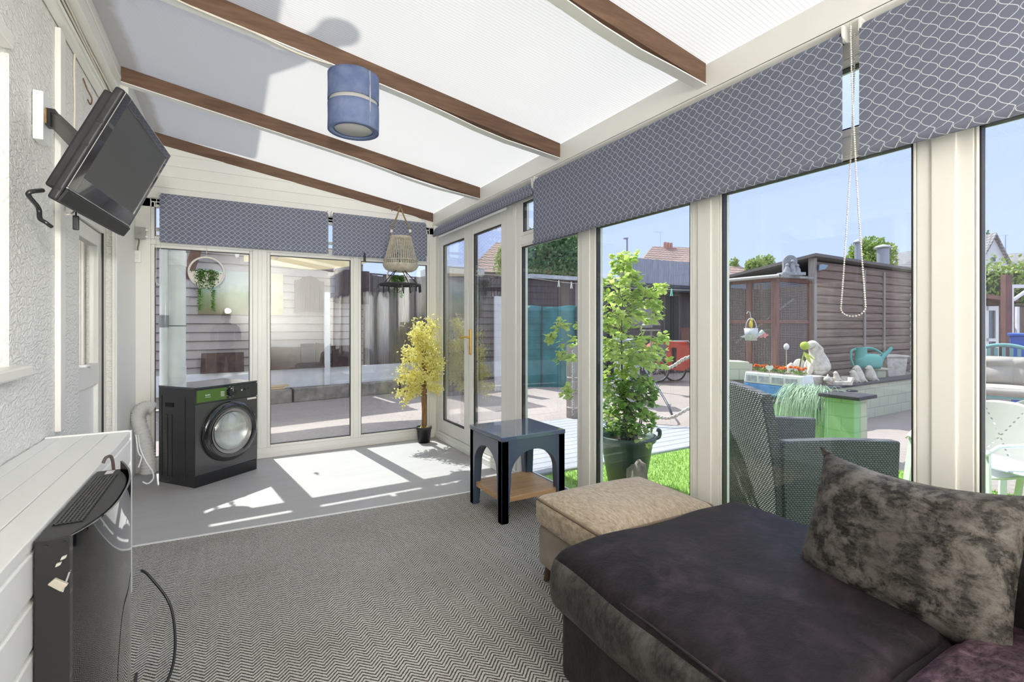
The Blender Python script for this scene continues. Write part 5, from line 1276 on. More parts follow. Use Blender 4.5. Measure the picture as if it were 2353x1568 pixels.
# stake ornaments
zb = .44
def ornament(name, label, cat, u, v, t, z=None, rz=-YAW, group=None):
    c = at(u, v, t=t); return thing(name, label, cat, (c.x, c.y, c.z if z is None else z), rz, group)
t0 = 6.3; c = at(1732, 850, t=t0); top = at(1727, 786, t=t0)
sk = thing('can_stake', 'garden stake topped with a little galvanised watering can and a yellow bird', 'garden stake', c, -YAW); k = t0 / F; hp = (850 - 783) * k
galv = M('galvanised', (.62, .63, .62), .4, .3, vary=(40, .3))
MB().tube([(0, 0, -.1), (-.028, 0, hp)], .006, 6).build('stake', M('rust_rod', (.16, .09, .06), .7), sk)
MB().lathe([(0, 0), (.070, 0), (.085, .16), (.078, .16), (.066, .01)], 24, (-.035, 0, hp)).build('can', galv, sk)
MB().tube([(-.035 + .07 * cos(a), 0, hp + .16 + .13 * sin(a)) for a in [pi * i / 14 for i in range(15)]], .006, 6).build('can_handle', galv, sk)
MB().tube([(.03, 0, hp + .04), (.12, 0, hp + .12)], [.014, .03], 10).build('spout', galv, sk)
MB().ball((-.035, 0, hp + .21), (.022, .022, .055), 10, 8).ball((-.03, 0, hp + .27), .02, 8, 6).build('yellow_bird', M('bird_yellow', (.72, .58, .08), .5), sk)
mb = MB()
for a in (.1, 1.2, 2.6, 4.0, 5.2): mb.leaf((.13, 0, hp + .07), (.075 * cos(a), .02, .04 * sin(a)), .035, (0, 1, 0))
mb.build('pink_flower', M('flower_pink', (.75, .28, .28), .5), sk); MB().prism([(-.12, hp + .07), (-.18, hp + .05), (-.10, hp + .03)], -.004, .004, XZ).build('white_tail', galv, sk)
MB().tube([(-.035, 0, hp + .28), (-.05, 0, hp + .37), (-.075, 0, hp + .38), (-.09, 0, hp + .35)], .005, 6).build('hook', galv, sk)
e = ornament('egg_stake', 'white egg ornament on a thin stick behind the marigolds', 'garden stake', 1807, 838, 6.4); k = 6.4 / F
MB().ball((0, 0, 41 * k), (.033, .033, .043), 14, 10).build('egg', whitepaint, e); MB().cyl((0, 0, .44 - e.location.z), (0, 0, 36 * k), .005).build('stick', pinem, e)
e = ornament('ball_stake', 'lime green ball on a dark stake with ribbons', 'garden stake', 1845, 850, 6.3); k = 6.3 / F
gb_ = leafmat('lime_ball', (.55, .66, .14), (.60, .70, .16), .4); MB().ball((4 * k, 0, 55 * k), .055, 18, 12).build('ball', gb_, e); MB().tube(bez([(-14 * k, 0, .44 - e.location.z), (-6 * k, 0, 15 * k), (0, 0, 40 * k)]), .006, 6).build('stake', blackp, e)
mb = MB(); mb.leaf((2 * k, 0, 42 * k), (14 * k, -.02, -30 * k), .05, (0, 1, 0)); mb.leaf((2 * k, 0, 42 * k), (24 * k, -.02, -22 * k), .03, (0, 1, 0)); mb.leaf((2 * k, 0, 42 * k), (-8 * k, 0, -28 * k), .03, (0, 1, 0)); mb.build('ribbon', gb_, e)
# stone figures
def figure(name, label, cat, u, v, yy, zz, build, m, group=None):
    c = at(u, v, y=yy); t = c.dot(FWD); c.z = zz; mb = MB(); build(mb, t / F); o = mb.build(name, m); o.location = c; o.rotation_euler = (0, 0, -YAW); return tag(o, label, cat, group)
def drooping(mb, k):
    def skin(pts, n=14): mb.tube([p for p, r in pts], [r for p, r in pts], n)
    skin(bez_r([((8, 0), 10), ((8, 12), 24), ((6, 30), 22), ((3, 46), 16), ((-1, 58), 13), ((-6, 66), 12), ((-13, 64), 9), ((-17, 60), 5)], k))
    for s in (-1, 1): skin(bez_r([((0, 66), 4, s * 9), ((6, 58), 5, s * 12), ((4, 44), 6, s * 12), ((2, 38), 3, s * 11)], k), 8); skin(bez_r([((-4, 36), 7, s * 9), ((-14, 18), 6, s * 9), ((-18, 3), 6, s * 8), ((-25, 1), 4, s * 8)], k), 10); skin(bez_r([((14, 16), 13, s * 9), ((4, 6), 9, s * 13), ((-10, 3), 6, s * 14)], k), 10)
def bez_r(lst, k):
    P_ = bez([V((q[0][0] * k, (q[2] if len(q) > 2 else 0) * k, q[0][1] * k)) for q in lst], 5); Rr = bez([V((q[1] * k, 0, 0)) for q in lst], 5)
    return [(p, max(.002, r.x)) for p, r in zip(P_, Rr)]
figure('stone_hare', 'tall pale stone animal statue with drooping ears, head bowed', 'statue', 1873, 862, 4.05, .622, drooping, stone)
def birdf(mb, k, s=1.0, d=1):
    q = bez_r([((0, 0), 9), ((1, 8), 12), ((0, 18), 10), ((-2, 26), 8), ((-3, 31), 7), ((-4, 36), 3)], k * s); mb.tube([p for p, r in q], [r for p, r in q], 12)
    q = bez_r([((6, 12), 7), ((14, 4), 4), ((20, 0), 2)], k * s); mb.tube([p for p, r in q], [r for p, r in q], 8)
    q = bez_r([((-7, 30), 3), ((-13, 29), 1)], k * s); mb.tube([p for p, r in q], [r for p, r in q], 6)
for k, (u, v, s, lb) in enumerate(((1962, 868, .8, 'pale stone bird statue nearest the white trough'), (1972, 869, 1.05, 'pale stone bird statue in the middle of the three'), (2000, 869, .95, 'pale stone bird statue standing apart near the watering can'))): figure('stone_bird', lb, 'statue', u, v, 3.70, .506, lambda mb, kk, s=s: birdf(mb, kk, s), stone, 'stone birds on the bed wall')
figure('stone_bird', 'stone bird perched on the white trough', 'statue', 1922, 853, 3.70, .506 + 17 * 7.3 / F * .45, lambda mb, kk: birdf(mb, kk, .62), stone, 'stone birds on the bed wall')
figure('stone_pear', 'round pear shaped stone ornament on the white trough', 'ornament', 1902, 853, 3.70, .506 + 17 * 7.3 / F * .45, lambda mb, kk: mb.lathe([(0, 0), (8 * kk, 1 * kk), (9 * kk, 6 * kk), (6 * kk, 11 * kk), (2 * kk, 14 * kk), (1 * kk, 18 * kk), (0, 18 * kk)], 14), stone)
figure('stone_trough', 'shallow white stone trough on the bed wall', 'trough', 1925, 873, 3.70, .506, lambda mb, kk: mb.prism([(-22 * kk, 0), (20 * kk, 0), (26 * kk, 17 * kk), (21 * kk, 17 * kk), (17 * kk, 8 * kk), (-19 * kk, 8 * kk), (-22 * kk, 17 * kk), (-27 * kk, 17 * kk)], -.12, .12, XZ), stone)
figure('round_boulder', 'small pale boulder left of the stone animal statue', 'boulder', 1817, 855, 4.1, .622, lambda mb, kk: ico_rock(mb, (0, 0, 12 * kk), (13 * kk, 10 * kk, 17 * kk), 1), stone, 'boulders on the bed')
figure('round_boulder', 'pale boulder touching the stone animal statue', 'boulder', 1837, 855, 4.25, .622, lambda mb, kk: ico_rock(mb, (0, 0, 13 * kk), (15 * kk, 10 * kk, 19 * kk), 5), stone, 'boulders on the bed')
figure('tilted_stone', 'small tilted pale stone beside the white block planter', 'stone', 1717, 862, 4.2, .622, lambda mb, kk: mb.prism([(-7 * kk, 0), (7 * kk, 0), (9 * kk, 34 * kk), (0, 36 * kk), (-8 * kk, 24 * kk)], -.04, .04, XZ), stone)
c = at(1687, 872, y=4.25); c.z = .622; o = tag(MB().prism([(-.15, 0), (.15, 0), (.14, .25), (-.15, .26)], -.15, .15, XZ).build('block_planter', creamblock, bevel=.012), 'square cream planter behind the chair back at the window post', 'planter'); o.location = c; o.rotation_euler = (0, 0, -YAW)
c = at(2046, 868, y=4.10); c.z = .45; wp = thing('white_planter', 'white stone planter box behind the green watering can', 'planter', c, -YAW); k = c.dot(FWD) / F
MB().prism([(-20 * k, 0), (18 * k, 0), (24 * k, 44 * k), (-24 * k, 46 * k)], -.16, .16, XZ).build('planter_box', stone, wp, bevel=.01); MB().box(-26 * k, 26 * k, -.18, .18, 44 * k, 49 * k).build('planter_rim', stone, wp, bevel=.008)
c = at(2012, 872, y=3.98); c.z = .45; o = tag(MB().box(-.12, .10, -.1, .1, 0, .17).box(-.15, .14, -.13, .13, .17, .20).build('stone_plinth', creamblock, bevel=.005), 'low cream plinth carrying the green watering can', 'plinth'); o.location = c; o.rotation_euler = (0, 0, -YAW)
cq = at(1995, 840, y=3.98); wc = ornament('watering_can', 'sea green plastic watering can on the plinth', 'watering can', 1995, 840, cq.dot(FWD), z=.652); k = cq.dot(FWD) / F; seag = M('can_green', (.14, .42, .37), .45)
MB().lathe([(0, 0), (26 * k, 0), (30 * k, 6 * k), (29 * k, 24 * k), (22 * k, 32 * k), (0, 34 * k)], 28, sy=.62).build('can_body', seag, wc)
MB().cyl((-17 * k, 0, 20 * k), (-17 * k, 0, 47 * k), 12 * k, n=18).build('filler_neck', seag, wc)
MB().tube(bez([(24 * k, 0, 8 * k), (32 * k, 0, 24 * k), (46 * k, 0, 38 * k), (54 * k, 0, 47 * k)]), [6 * k - .0005 * i for i in range(37)], 10).build('spout', seag, wc)
MB().tube(bez([(-26 * k, 0, 44 * k), (-38 * k, 0, 40 * k), (-40 * k, 0, 24 * k), (-34 * k, 0, 6 * k)]), 2.6 * k, 8).tube(bez([(-14 * k, 0, 46 * k), (10 * k, 0, 45 * k), (28 * k, 0, 36 * k), (36 * k, 0, 28 * k)]), 2.4 * k, 8).build('handle', seag, wc)

# ------------------------------------------------------------------ aviary, log shed
av = thing('aviary', 'brown timber and mesh aviary at the back of the planter bed', 'aviary', (7.8, 4.70, ZG))
m = MB()
for x, y in ((0, 0), (.98, 0), (0, .9), (.98, .9), (0, .45)): m.box(x - .045, x + .045, y - .045, y + .045, 0, 2.2)
for z in (.62, 1.45, 2.15): m.box(0, .98, -.03, .03, z, z + .06).box(-.03, .03, 0, .9, z, z + .06)
m.build('timber_frame', avm, av)
mt_ = NT('aviary_mesh'); x_, y_, z_ = mt_.xyz(mt_.ob()); s_ = mt_.ma('FRACT', mt_.ma('DIVIDE', mt_.ma('ADD', x_, y_), .028)); t_ = mt_.ma('FRACT', mt_.ma('DIVIDE', z_, .028))
wire = mt_.ma('MAXIMUM', mt_.ma('LESS_THAN', s_, .13), mt_.ma('LESS_THAN', t_, .13))
meshm = mt_.end(mt_.n('ShaderNodeMixShader', i0=wire, i1=mt_.n('ShaderNodeBsdfTransparent').outputs[0], i2=mt_.bsdf(Base_Color=(.40, .37, .34), Roughness=.6).outputs[0]))
MB().box(-.012, -.010, 0, .9, .1, 2.15).build('mesh_side', meshm, av); MB().box(0, .98, -.012, -.010, .1, 2.15).build('mesh_front', meshm, av)
MB().box(.06, .95, .86, .9, 0, 2.1).box(.92, .96, .05, .9, 0, 2.1).build('back_boards', avm, av)
MB().box(0, .98, -.02, .0, 0, .62).box(-.02, 0, 0, .9, 0, .62).build('lower_boards', avm, av)
MB().prism([(-.12, 2.2), (.90, 2.22), (.90, 2.25), (-.12, 2.245)], -.14, 1.0, XZ).build('roof_sheet', M('felt_grey', (.35, .34, .34), .8, vary=(6, .3)), av); MB().cyl((-.12, -.14, 2.225), (-.12, 1.0, 2.225), .028).build('roof_roll', M('roll_pale', (.52, .50, .48), .7), av)
MB().bar((.1, .8, 1.1), (.9, .2, 1.9), .03, .03).bar((.05, .5, 1.3), (.9, .6, 1.35), .025, .025).build('perch', postm, av)
fg = ornament('stone_shrine', 'grey stone figure group standing on the aviary roof', 'statue', 1818, 634, 8.05); k = 8.05 / F
MB().box(-26 * k, 26 * k, -.1, .1, 0, 7 * k).build('plinth', stone2, fg, bevel=.006); MB().prism([(-16 * k, 6 * k), (16 * k, 6 * k), (16 * k, 34 * k)] + [(16 * k * cos(pi * i / 12), 34 * k + 14 * k * sin(pi * i / 12)) for i in range(1, 12)] + [(-16 * k, 34 * k)], .02, .06, XZ).build('arched_back', stone2, fg)
mb = MB()
for x, s in ((-12, .8), (0, 1.2), (11, .75)): mb.tube([(x * k, -.03, 7 * k), (x * k, -.04, (7 + 10 * s) * k), (x * k, -.03, (7 + 18 * s) * k)], [8 * k, 6 * k, 3 * k], 10).ball((x * k, -.04, (7 + 21 * s) * k), 4 * k, 8, 6)
mb.build('figures', stone2, fg)
ls = thing('log_shed', 'brown shiplap shed with a flat roof behind the planter bed', 'shed', (8.84, 4.67, ZG))
m = MB(); z = 0
while z < 2.5: m.prism([(0, z), (-.03, z + .02), (-.034, z + .10), (-.01, z + .15), (0, z + .15)], 0, 4.6, YZ if False else Matrix(((0, 0, 1, 0), (1, 0, 0, 0), (0, 1, 0, 0), (0, 0, 0, 1)))); z += .15
m.box(0, 4.6, 0, 2.2, 0, 2.3); m.build('shiplap_walls', logm, ls)
MB().box(-.02, .07, -.05, .05, 0, 2.6).build('corner_board', postm, ls)
MB().add([(-.10, -.12, 2.67), (4.8, -.12, 2.63), (4.8, 2.4, 2.33), (-.10, 2.4, 2.33), (-.10, -.12, 2.62), (4.8, -.12, 2.58), (4.8, 2.4, 2.28), (-.10, 2.4, 2.28)], [(0, 1, 2, 3), (7, 6, 5, 4), (0, 4, 5, 1), (1, 5, 6, 2), (2, 6, 7, 3), (3, 7, 4, 0)]).build('roof', M('shed_roof_felt', (.16, .14, .13), .8), ls)
MB().box(-.06, -.02, .2, 2.1, 1.7, 2.28).build('blue_side_sheet', M('blue_sheet', (.16, .22, .32), .6), ls)
MB().box(2.55, 2.62, -.05, -.02, .2, 2.5).box(1.75, 1.82, -.05, -.02, .2, 2.5).build('batten', postm, ls)
x = at(2102, 740, y=4.6).x - 8.84; f = MB().box(x - .09, x, -.08, 0, .1, 2.1).box(x, x + .9, -.08, 0, 2.0, 2.1).box(x + .9, x + 1.0, -.08, 0, .1, 2.1).build('white_door_frame', upvc, ls); MB().box(x, x + .9, -.05, -.02, .1, 2.0).build('white_door', door_glass, f)
lm = ornament('floodlight', 'small blue grey floodlight on the shiplap shed corner', 'lamp', 1885, 616, 8.5); MB().prism([(-.06, -.05), (.05, -.03), (.10, .04), (.0, .06), (-.05, .05)], -.06, .06, XZ).build('lamp_head', M('flood_grey', (.30, .36, .42), .3, .4), lm)
for k, (u, v0, v1, r, lb) in enumerate(((1972, 598, 560, 7, 'thin flue pipe on the shiplap shed roof'), (2029, 605, 572, 12, 'stout cowled flue on the shiplap shed roof'))):
    t0 = 11.6; c = at(u, v0, t=t0); kk = t0 / F; r_ = thing('roof_flue', lb, 'flue', c, group='flues on the shed roof')
    MB().cyl((0, 0, -.3), (0, 0, (v0 - v1) * kk), r * kk, n=16).build('flue_pipe', M('flue_steel_%d' % k, (.42, .42, .44), .4, .5), r_); MB().lathe([(0, 0), (r * 1.5 * kk, -.01), (r * 1.1 * kk, .05), (0, .09)], 18, (0, 0, (v0 - v1) * kk + .02)).build('cowl', M('cowl_%d' % k, (.55, .55, .55), .4, .4), r_)

# ------------------------------------------------------------------ right hand yard: chairs, table, boxes
def holes():
    t = NT('perforated_white_plastic'); x, y, z = t.xyz(t.ob()); on = None
    for sg in (1, -1):
        d = t.ma('ABSOLUTE', t.ma('ADD', x, t.ma('MULTIPLY', t.ma('SUBTRACT', z, .62), sg * .62)))
        q = t.ma('MULTIPLY', t.ma('LESS_THAN', d, .007), t.ma('LESS_THAN', t.ma('FRACT', t.ma('DIVIDE', z, .033)), .42)); on = q if on is None else t.ma('MAXIMUM', on, q)
    p = t.bsdf(Base_Color=(.58, .57, .53), Roughness=.4); tl = t.n('ShaderNodeBsdfTranslucent', Color=(.7, .69, .62)); a = t.n('ShaderNodeMixShader', i0=.3, i1=p.outputs[0], i2=tl.outputs[0])
    return t.end(t.n('ShaderNodeMixShader', i0=on, i1=a.outputs[0], i2=t.n('ShaderNodeBsdfTransparent').outputs[0]))
perf = holes()
def plastic_chair(label, loc, rz, group):
    r = thing('plastic_chair', label, 'chair', loc, rz, group)
    def bk_(i, j):
        x = (2 * i - 1) * .25 * (1 - .16 * j ** 6) ; z = .42 + .45 * j - .06 * (abs(2 * i - 1) ** 3) * (j ** 3); return (x, .20 + .12 * j - .07 * (2 * i - 1) ** 2, z)
    o = MB().grid(bk_, 20, 20).build('backrest', perf, r); md = o.modifiers.new('s', 'SOLIDIFY'); md.thickness = .006
    o = MB().grid(lambda i, j: ((2 * i - 1) * .24, -.22 + .44 * j, .42 - .015 * sin(pi * j) - .01 * (1 - (2 * i - 1) ** 2)), 12, 12).build('seat', upvc_plain, r); md = o.modifiers.new('s', 'SOLIDIFY'); md.thickness = .012
    for s in (-1, 1):
        o = MB().grid(lambda i, j: (s * (.25 + .03 * sin(pi * i)) + s * .03 * (j - .5), .22 - .46 * i, .62 + .02 * sin(pi * j) - .30 * max(0, i - .8) ** 1.0), 14, 4).build('arm', upvc_plain, r); md = o.modifiers.new('s', 'SOLIDIFY'); md.thickness = .012
        for fy in (-1, 1): MB().bar((s * .24, fy * .21, .42 if fy > 0 else .60), (s * .28, fy * .26, 0), .045, .02, (0, 1, 0)).build('leg', upvc_plain, r)
    return r
c = at(2345, 1080, t=3.95); pc0 = plastic_chair('white plastic chair with perforated back, its back towards the window', (c.x, c.y, ZG), R(180) - YAW - .25, 'white plastic garden chairs')
c = at(2232, 1100, t=3.45); dup(pc0, (c.x, c.y, ZG), R(250), 'white plastic chair standing nearest the wide window post', 'white plastic garden chairs')
c = at(2450, 1098, t=3.15); tb_ = thing('garden_table', 'pale garden table just outside the right edge window', 'table', (c.x, c.y, ZG)); zz = at(2310, 1094, t=3.0).z - ZG
MB().lathe([(0, zz - .02), (.42, zz - .02), (.43, zz - .01), (.42, zz), (0, zz)], 40).build('table_top', M('table_pale', (.62, .66, .72), .3), tb_)
for k in range(4): MB().tube([(.25 * cos(k * pi / 2), .25 * sin(k * pi / 2), 0), (.2 * cos(k * pi / 2), .2 * sin(k * pi / 2), zz - .02)], .02, 8).build('leg', upvc_plain, tb_)
c = at(2306, 905, t=6.9); gc = thing('green_chair', 'sea green plastic garden chair with a buttoned cream cushion', 'chair', (c.x, c.y, ZG), -YAW - R(46)); gc.scale = (1.12, 1.12, 1.10); gm = M('chair_green', (.17, .36, .36), .45)
m = MB()
for k in range(7): x = -.21 + k * .07; m.box(x - .018, x + .018, .22, .245, .42, 1.00 - .03 * abs(k - 3) / 3)
m.build('back_slats', gm, gc); MB().tube([(.29 * cos(a), .235, .86 + .17 * sin(a)) for a in [pi * i / 20 for i in range(21)]], .024, 8).build('back_frame', gm, gc)
MB().box(-.27, .27, -.25, .25, .36, .40).build('seat', gm, gc, bevel=.01)
for s in (-1, 1):
    MB().tube(bez([(s * .29, .24, .84), (s * .31, .10, .64), (s * .31, -.22, .63), (s * .30, -.25, .40)]), .022, 8).build('arm', gm, gc)
    for fy in (-.24, .24): MB().box(s * .27 - .025, s * .27 + .025, fy - .025, fy + .025, 0, .40).build('leg', gm, gc)
cu = M('cushion_cream', (.44, .40, .36), .8, vary=(6, .12)); b = MB(); rbox(b, .52, .50, .10, .045, .02); seatc = b.build('seat_cushion', cu, gc, loc=(0, -.03, .40))
def bc(i, j):
    x, z = (2 * i - 1), j; e = (1 - x ** 6) * (1 - (2 * j - 1) ** 6); tu = .5 + .5 * abs(sin(pi * 1.5 * (i + .001))) ** .7 * abs(sin(pi * 1.5 * (j + .001))) ** .7
    return (x * .26, .21 - .12 * e * tu, .48 + .40 * z)
MB().grid(bc, 30, 26).build('back_cushion', cu, gc)
c = at(2346, 800, t=8.8); bx_ = thing('blue_box', 'bright blue storage box behind the green chair', 'box', (c.x, c.y, ZG), -YAW - R(45)); MB().prism([(-.12, 0), (.45, 0), (.48, c.z - ZG + .20), (-.14, c.z - ZG + .22)], -.2, .25, XZ).build('box_body', M('box_blue', (.04, .11, .50), .4), bx_, bevel=.01); MB().box(-.17, .52, -.24, .29, c.z - ZG + .22, c.z - ZG + .27).build('box_lid', M('lid_blue', (.06, .15, .58), .35), bx_, bevel=.01)
ys = thing('yard_shed', 'dark red brown shed with a white glazed door at the right picture edge', 'shed', at(2262, 880, t=11.0), -YAW); k = 11.0 / F
MB().box(-1.2, 52 * k, .02, 2.0, -1, 192 * k).build('shed_walls', M('shed_redbrown', (.13, .07, .06), .8, vary=(5, .4)), ys); MB().prism([(-1.4, 208 * k), (58 * k, 185 * k), (58 * k, 192 * k), (-1.4, 222 * k)], -.2, 2.2, XZ).build('roof', M('shed_rust_roof', (.20, .10, .08), .8), ys)
f = MB().box(-.06, 6 * k, -.04, .02, -.4, 176 * k).box(22 * k, 29 * k, -.04, .02, -.4, 176 * k).box(0, 22 * k, -.04, .02, 166 * k, 176 * k).box(0, 22 * k, -.04, .02, 95 * k, 102 * k).build('white_door', upvc, ys); MB().box(6 * k, 22 * k, -.01, .01, -.4, 166 * k).build('pane', door_glass, f)
c = at(2313, 860, t=9.6); o = tag(MB().box(-.07, .06, -.05, .05, -.5, (860 - 632) * 9.6 / F).build('brown_post', M('post_redbrown', (.19, .09, .08), .8, vary=(5, .3))), 'thick red brown post standing before the hedge', 'post'); o.location = c; o.rotation_euler = (0, 0, -YAW)
gf = thing('timber_trellis', 'white timber trellis beside the thick brown post', 'trellis', at(2346, 800, t=10.3), -YAW); k = 10.3 / F
MB().box(-.08, -.03, 0, .05, ZG - gf.location.z, 95 * k).box(-.2, -.15, 0, .05, ZG - gf.location.z, 138 * k).box(-.2, .5, 0, .05, 138 * k, 146 * k).bar((-.15, .02, 110 * k), (.25, .02, 140 * k), .05, .05, (0, 1, 0)).build('trellis_bars', whitepaint, gf)
random.seed(77)
def far_wallfence(p, q, z1, m, label): fence_panel(p, q, ZG, z1, m, label, 'distant boundary fences')
p, q = at(2100, 760, t=15), at(2420, 760, t=12); far_wallfence((p.x, p.y), (q.x, q.y), 1.9, darkfence, 'dark boundary fence below the right hand hedge')

# ------------------------------------------------------------------ trees, hedge, houses, street lamp
def tree(name, label, cat, u, v, t, rx, rz__, m, n, sz, trunk=True, seed=1):
    random.seed(seed); c = at(u, v, t=t); r = thing(name, label, cat, (c.x, c.y, ZG)); mb = MB(); h = c.z - ZG
    cl = [(rvec(), rnd(.32, .5)) for _ in range(16)]
    for k in range(n):
        p, s = random.choice(cl); q = p.normalized() * .62 * p.length ** .3 + rvec().normalized() * s
        w = V((q.x * rx, q.y * rx, h + q.z * rz__)); mb.leaf(w, rvec().normalized() * sz, sz * .7, rvec())
    mb.build('crown', m, r)
    if trunk: MB().tube([(0, 0, 0), (0, 0, h)], [rx * .09, rx * .05], 8).build('trunk', bark, r)
    return r
tree('leafy_tree', 'large blue green tree behind the pale roofed shed', 'tree', 1262, 580, 20, 1.75, 1.25, treeg, 7000, .17, seed=3)
tree('leafy_tree', 'yellow green bush beyond the near French door leaf', 'tree', 1163, 600, 17, .5, .6, treey, 900, .12, seed=5)
tree('leafy_tree', 'round green tree behind the flues of the shiplap shed', 'tree', 1995, 592, 26, 1.3, 1.0, treey, 3600, .2, seed=8)
for k, (u, v, w) in enumerate(((1735, 612, .45), (1762, 606, .5), (1680, 612, .5))): tree('conifer_top', 'green conifer top %s' % ['left of the grey stone figure', 'behind the grey stone figure', 'beside the red roof end'][k], 'tree', u, v, 24 + 3 * k, w, .55, treey, 700, .14, seed=20 + k)
tree('leafy_tree', 'green tree top above the white gable at the right edge', 'tree', 2263, 548, 33, .6, .5, treeg, 500, .2, seed=40)
hd = thing('garden_hedge', 'sunlit green hedge along the right boundary', 'hedge', at(2300, 800, t=16.5), -YAW); hd.location.z = ZG; hd.scale = (1.2, 1.2, 1.17); mb = MB(); k = 16.5 / F; random.seed(50)
for q in range(6500): mb.leaf((rnd(-1.6, 1.7), rnd(-.5, .5), (.6 if q % 3 else 1.6) + rnd(0, 2.2 if q % 3 else 1.45) + .18 * sin(q)), rvec().normalized() * .11, .07, rvec())
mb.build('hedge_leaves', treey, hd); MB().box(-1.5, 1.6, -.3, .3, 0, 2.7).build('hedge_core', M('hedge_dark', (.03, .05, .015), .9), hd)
rend = M('render_white', (.66, .66, .66), .8)
def hip_house(label, RL, RR, EL, ER, dep, wm_, tm, chim=None, gable=False):
    """ridge ends RL RR, front eaves corners EL ER; the back slope mirrors the front one"""
    r = thing('house', label, 'house', (EL.x, EL.y, ZG)); o = V((EL.x, EL.y, ZG)); RL, RR, EL, ER = RL - o, RR - o, EL - o, ER - o
    n = (RL + RR) / 2 - (EL + ER) / 2; n.z = 0; bl_, br2 = EL + 2 * n, ER + 2 * n
    MB().add([EL, ER, br2, bl_, RL, RR], [(0, 1, 5, 4), (1, 2, 5), (2, 3, 4, 5), (3, 0, 4), (0, 3, 2, 1)]).build('roof', tm, r)
    i_ = .93; ctr = (EL + ER + bl_ + br2) / 4; w = [ctr + (q - ctr) * i_ for q in (EL, ER, br2, bl_)]
    MB().prism([(q.x, q.y) for q in w], 0, EL.z - .02).build('house_walls', wm_, r)
    if chim is not None:
        c = chim - o; ch = MB().box(c.x - .45, c.x + .45, c.y - .3, c.y + .3, c.z - 1.4, c.z - .25).build('chimney', M('chimney_brick', (.40, .22, .18), .85), r)
        for s in (-.28, 0, .28): MB().cyl((c.x + s, c.y, c.z - .25), (c.x + s, c.y, c.z + .12), .11, .09, 12).build('chimney_pot', M('pot_terracotta', (.48, .25, .19), .8) if 'pot_terracotta' not in bpy.data.materials else bpy.data.materials['pot_terracotta'], ch)
        m = MB().cyl((c.x - .7, c.y, c.z - .8), (c.x - .7, c.y, c.z + .75), .02).bar((c.x - 1.3, c.y, c.z + .70), (c.x - .45, c.y, c.z + .74), .02, .02)
        for s in range(5): m.bar((c.x - 1.25 + s * .17, c.y - .2, c.z + .71), (c.x - 1.25 + s * .17, c.y + .2, c.z + .71), .012, .012)
        m.build('aerial', chrome, r)
    return r
hip_house('bungalow with a red tiled hip roof and chimney beyond the grey screen', at(1500, 566, t=31), at(1612, 570, t=33), at(1440, 645, t=25), at(1762, 640, t=28), 8, rend, redtile, at(1535, 562, t=31.5))
hip_house('house with a pinkish tiled roof seen through the near door leaf', at(1140, 557, t=26), at(1235, 560, t=27), at(1070, 625, t=21), at(1290, 628, t=22), 8, rend, redtile)
hip_house('house with a grey roof beyond the stout flue', at(2052, 584, t=38), at(2180, 560, t=42), at(2035, 625, t=33), at(2230, 625, t=36), 8, rend, greytile)
hip_house('house with a grey roof at the far right edge', at(2318, 583, t=36), at(2420, 575, t=38), at(2295, 612, t=31), at(2440, 612, t=33), 8, rend, greytile)
gh = thing('house', 'white gabled house at the right edge', 'house', at(2283, 620, t=30), -YAW); k = 30 / F
MB().prism([(-34 * k, -5), (30 * k, -5), (30 * k, 18 * k), (0, 75 * k), (-34 * k, 15 * k)], 0, 2.2, XZ).build('gable_wall', rend, gh); MB().prism([(32 * k, 12 * k), (0, 78 * k), (-36 * k, 10 * k), (-36 * k, 16 * k), (0, 84 * k), (33 * k, 18 * k)], -.2, 2.4, XZ).build('roof', greytile, gh)
MB().box(-5 * k, 3 * k, -.05, 0, 19 * k, 28 * k).build('gable_window', M('far_window', (.12, .13, .15), .3), gh); m = MB().cyl((28 * k, 0, 20 * k), (28 * k, 0, 80 * k), .03).bar((6 * k, 0, 76 * k), (34 * k, 0, 80 * k), .03, .03); m.build('aerial', chrome, gh)
c = at(1441, 620, t=21); lp_ = thing('street_lamp', 'grey street lamp beyond the grey board screen', 'street lamp', (c.x, c.y, ZG), -YAW); hz = at(1441, 549, t=21).z - ZG; lg_ = M('lamp_grey', (.30, .31, .33), .5, .4)
MB().cyl((0, 0, 0), (0, 0, hz), .06, .036, 10).build('lamp_post', lg_, lp_); MB().prism([(.04, hz - .03), (-.16, hz - .01), (-.16, hz + .04), (.04, hz + .06)], -.06, .06, XZ).build('lamp_head', lg_, lp_, bevel=.02)
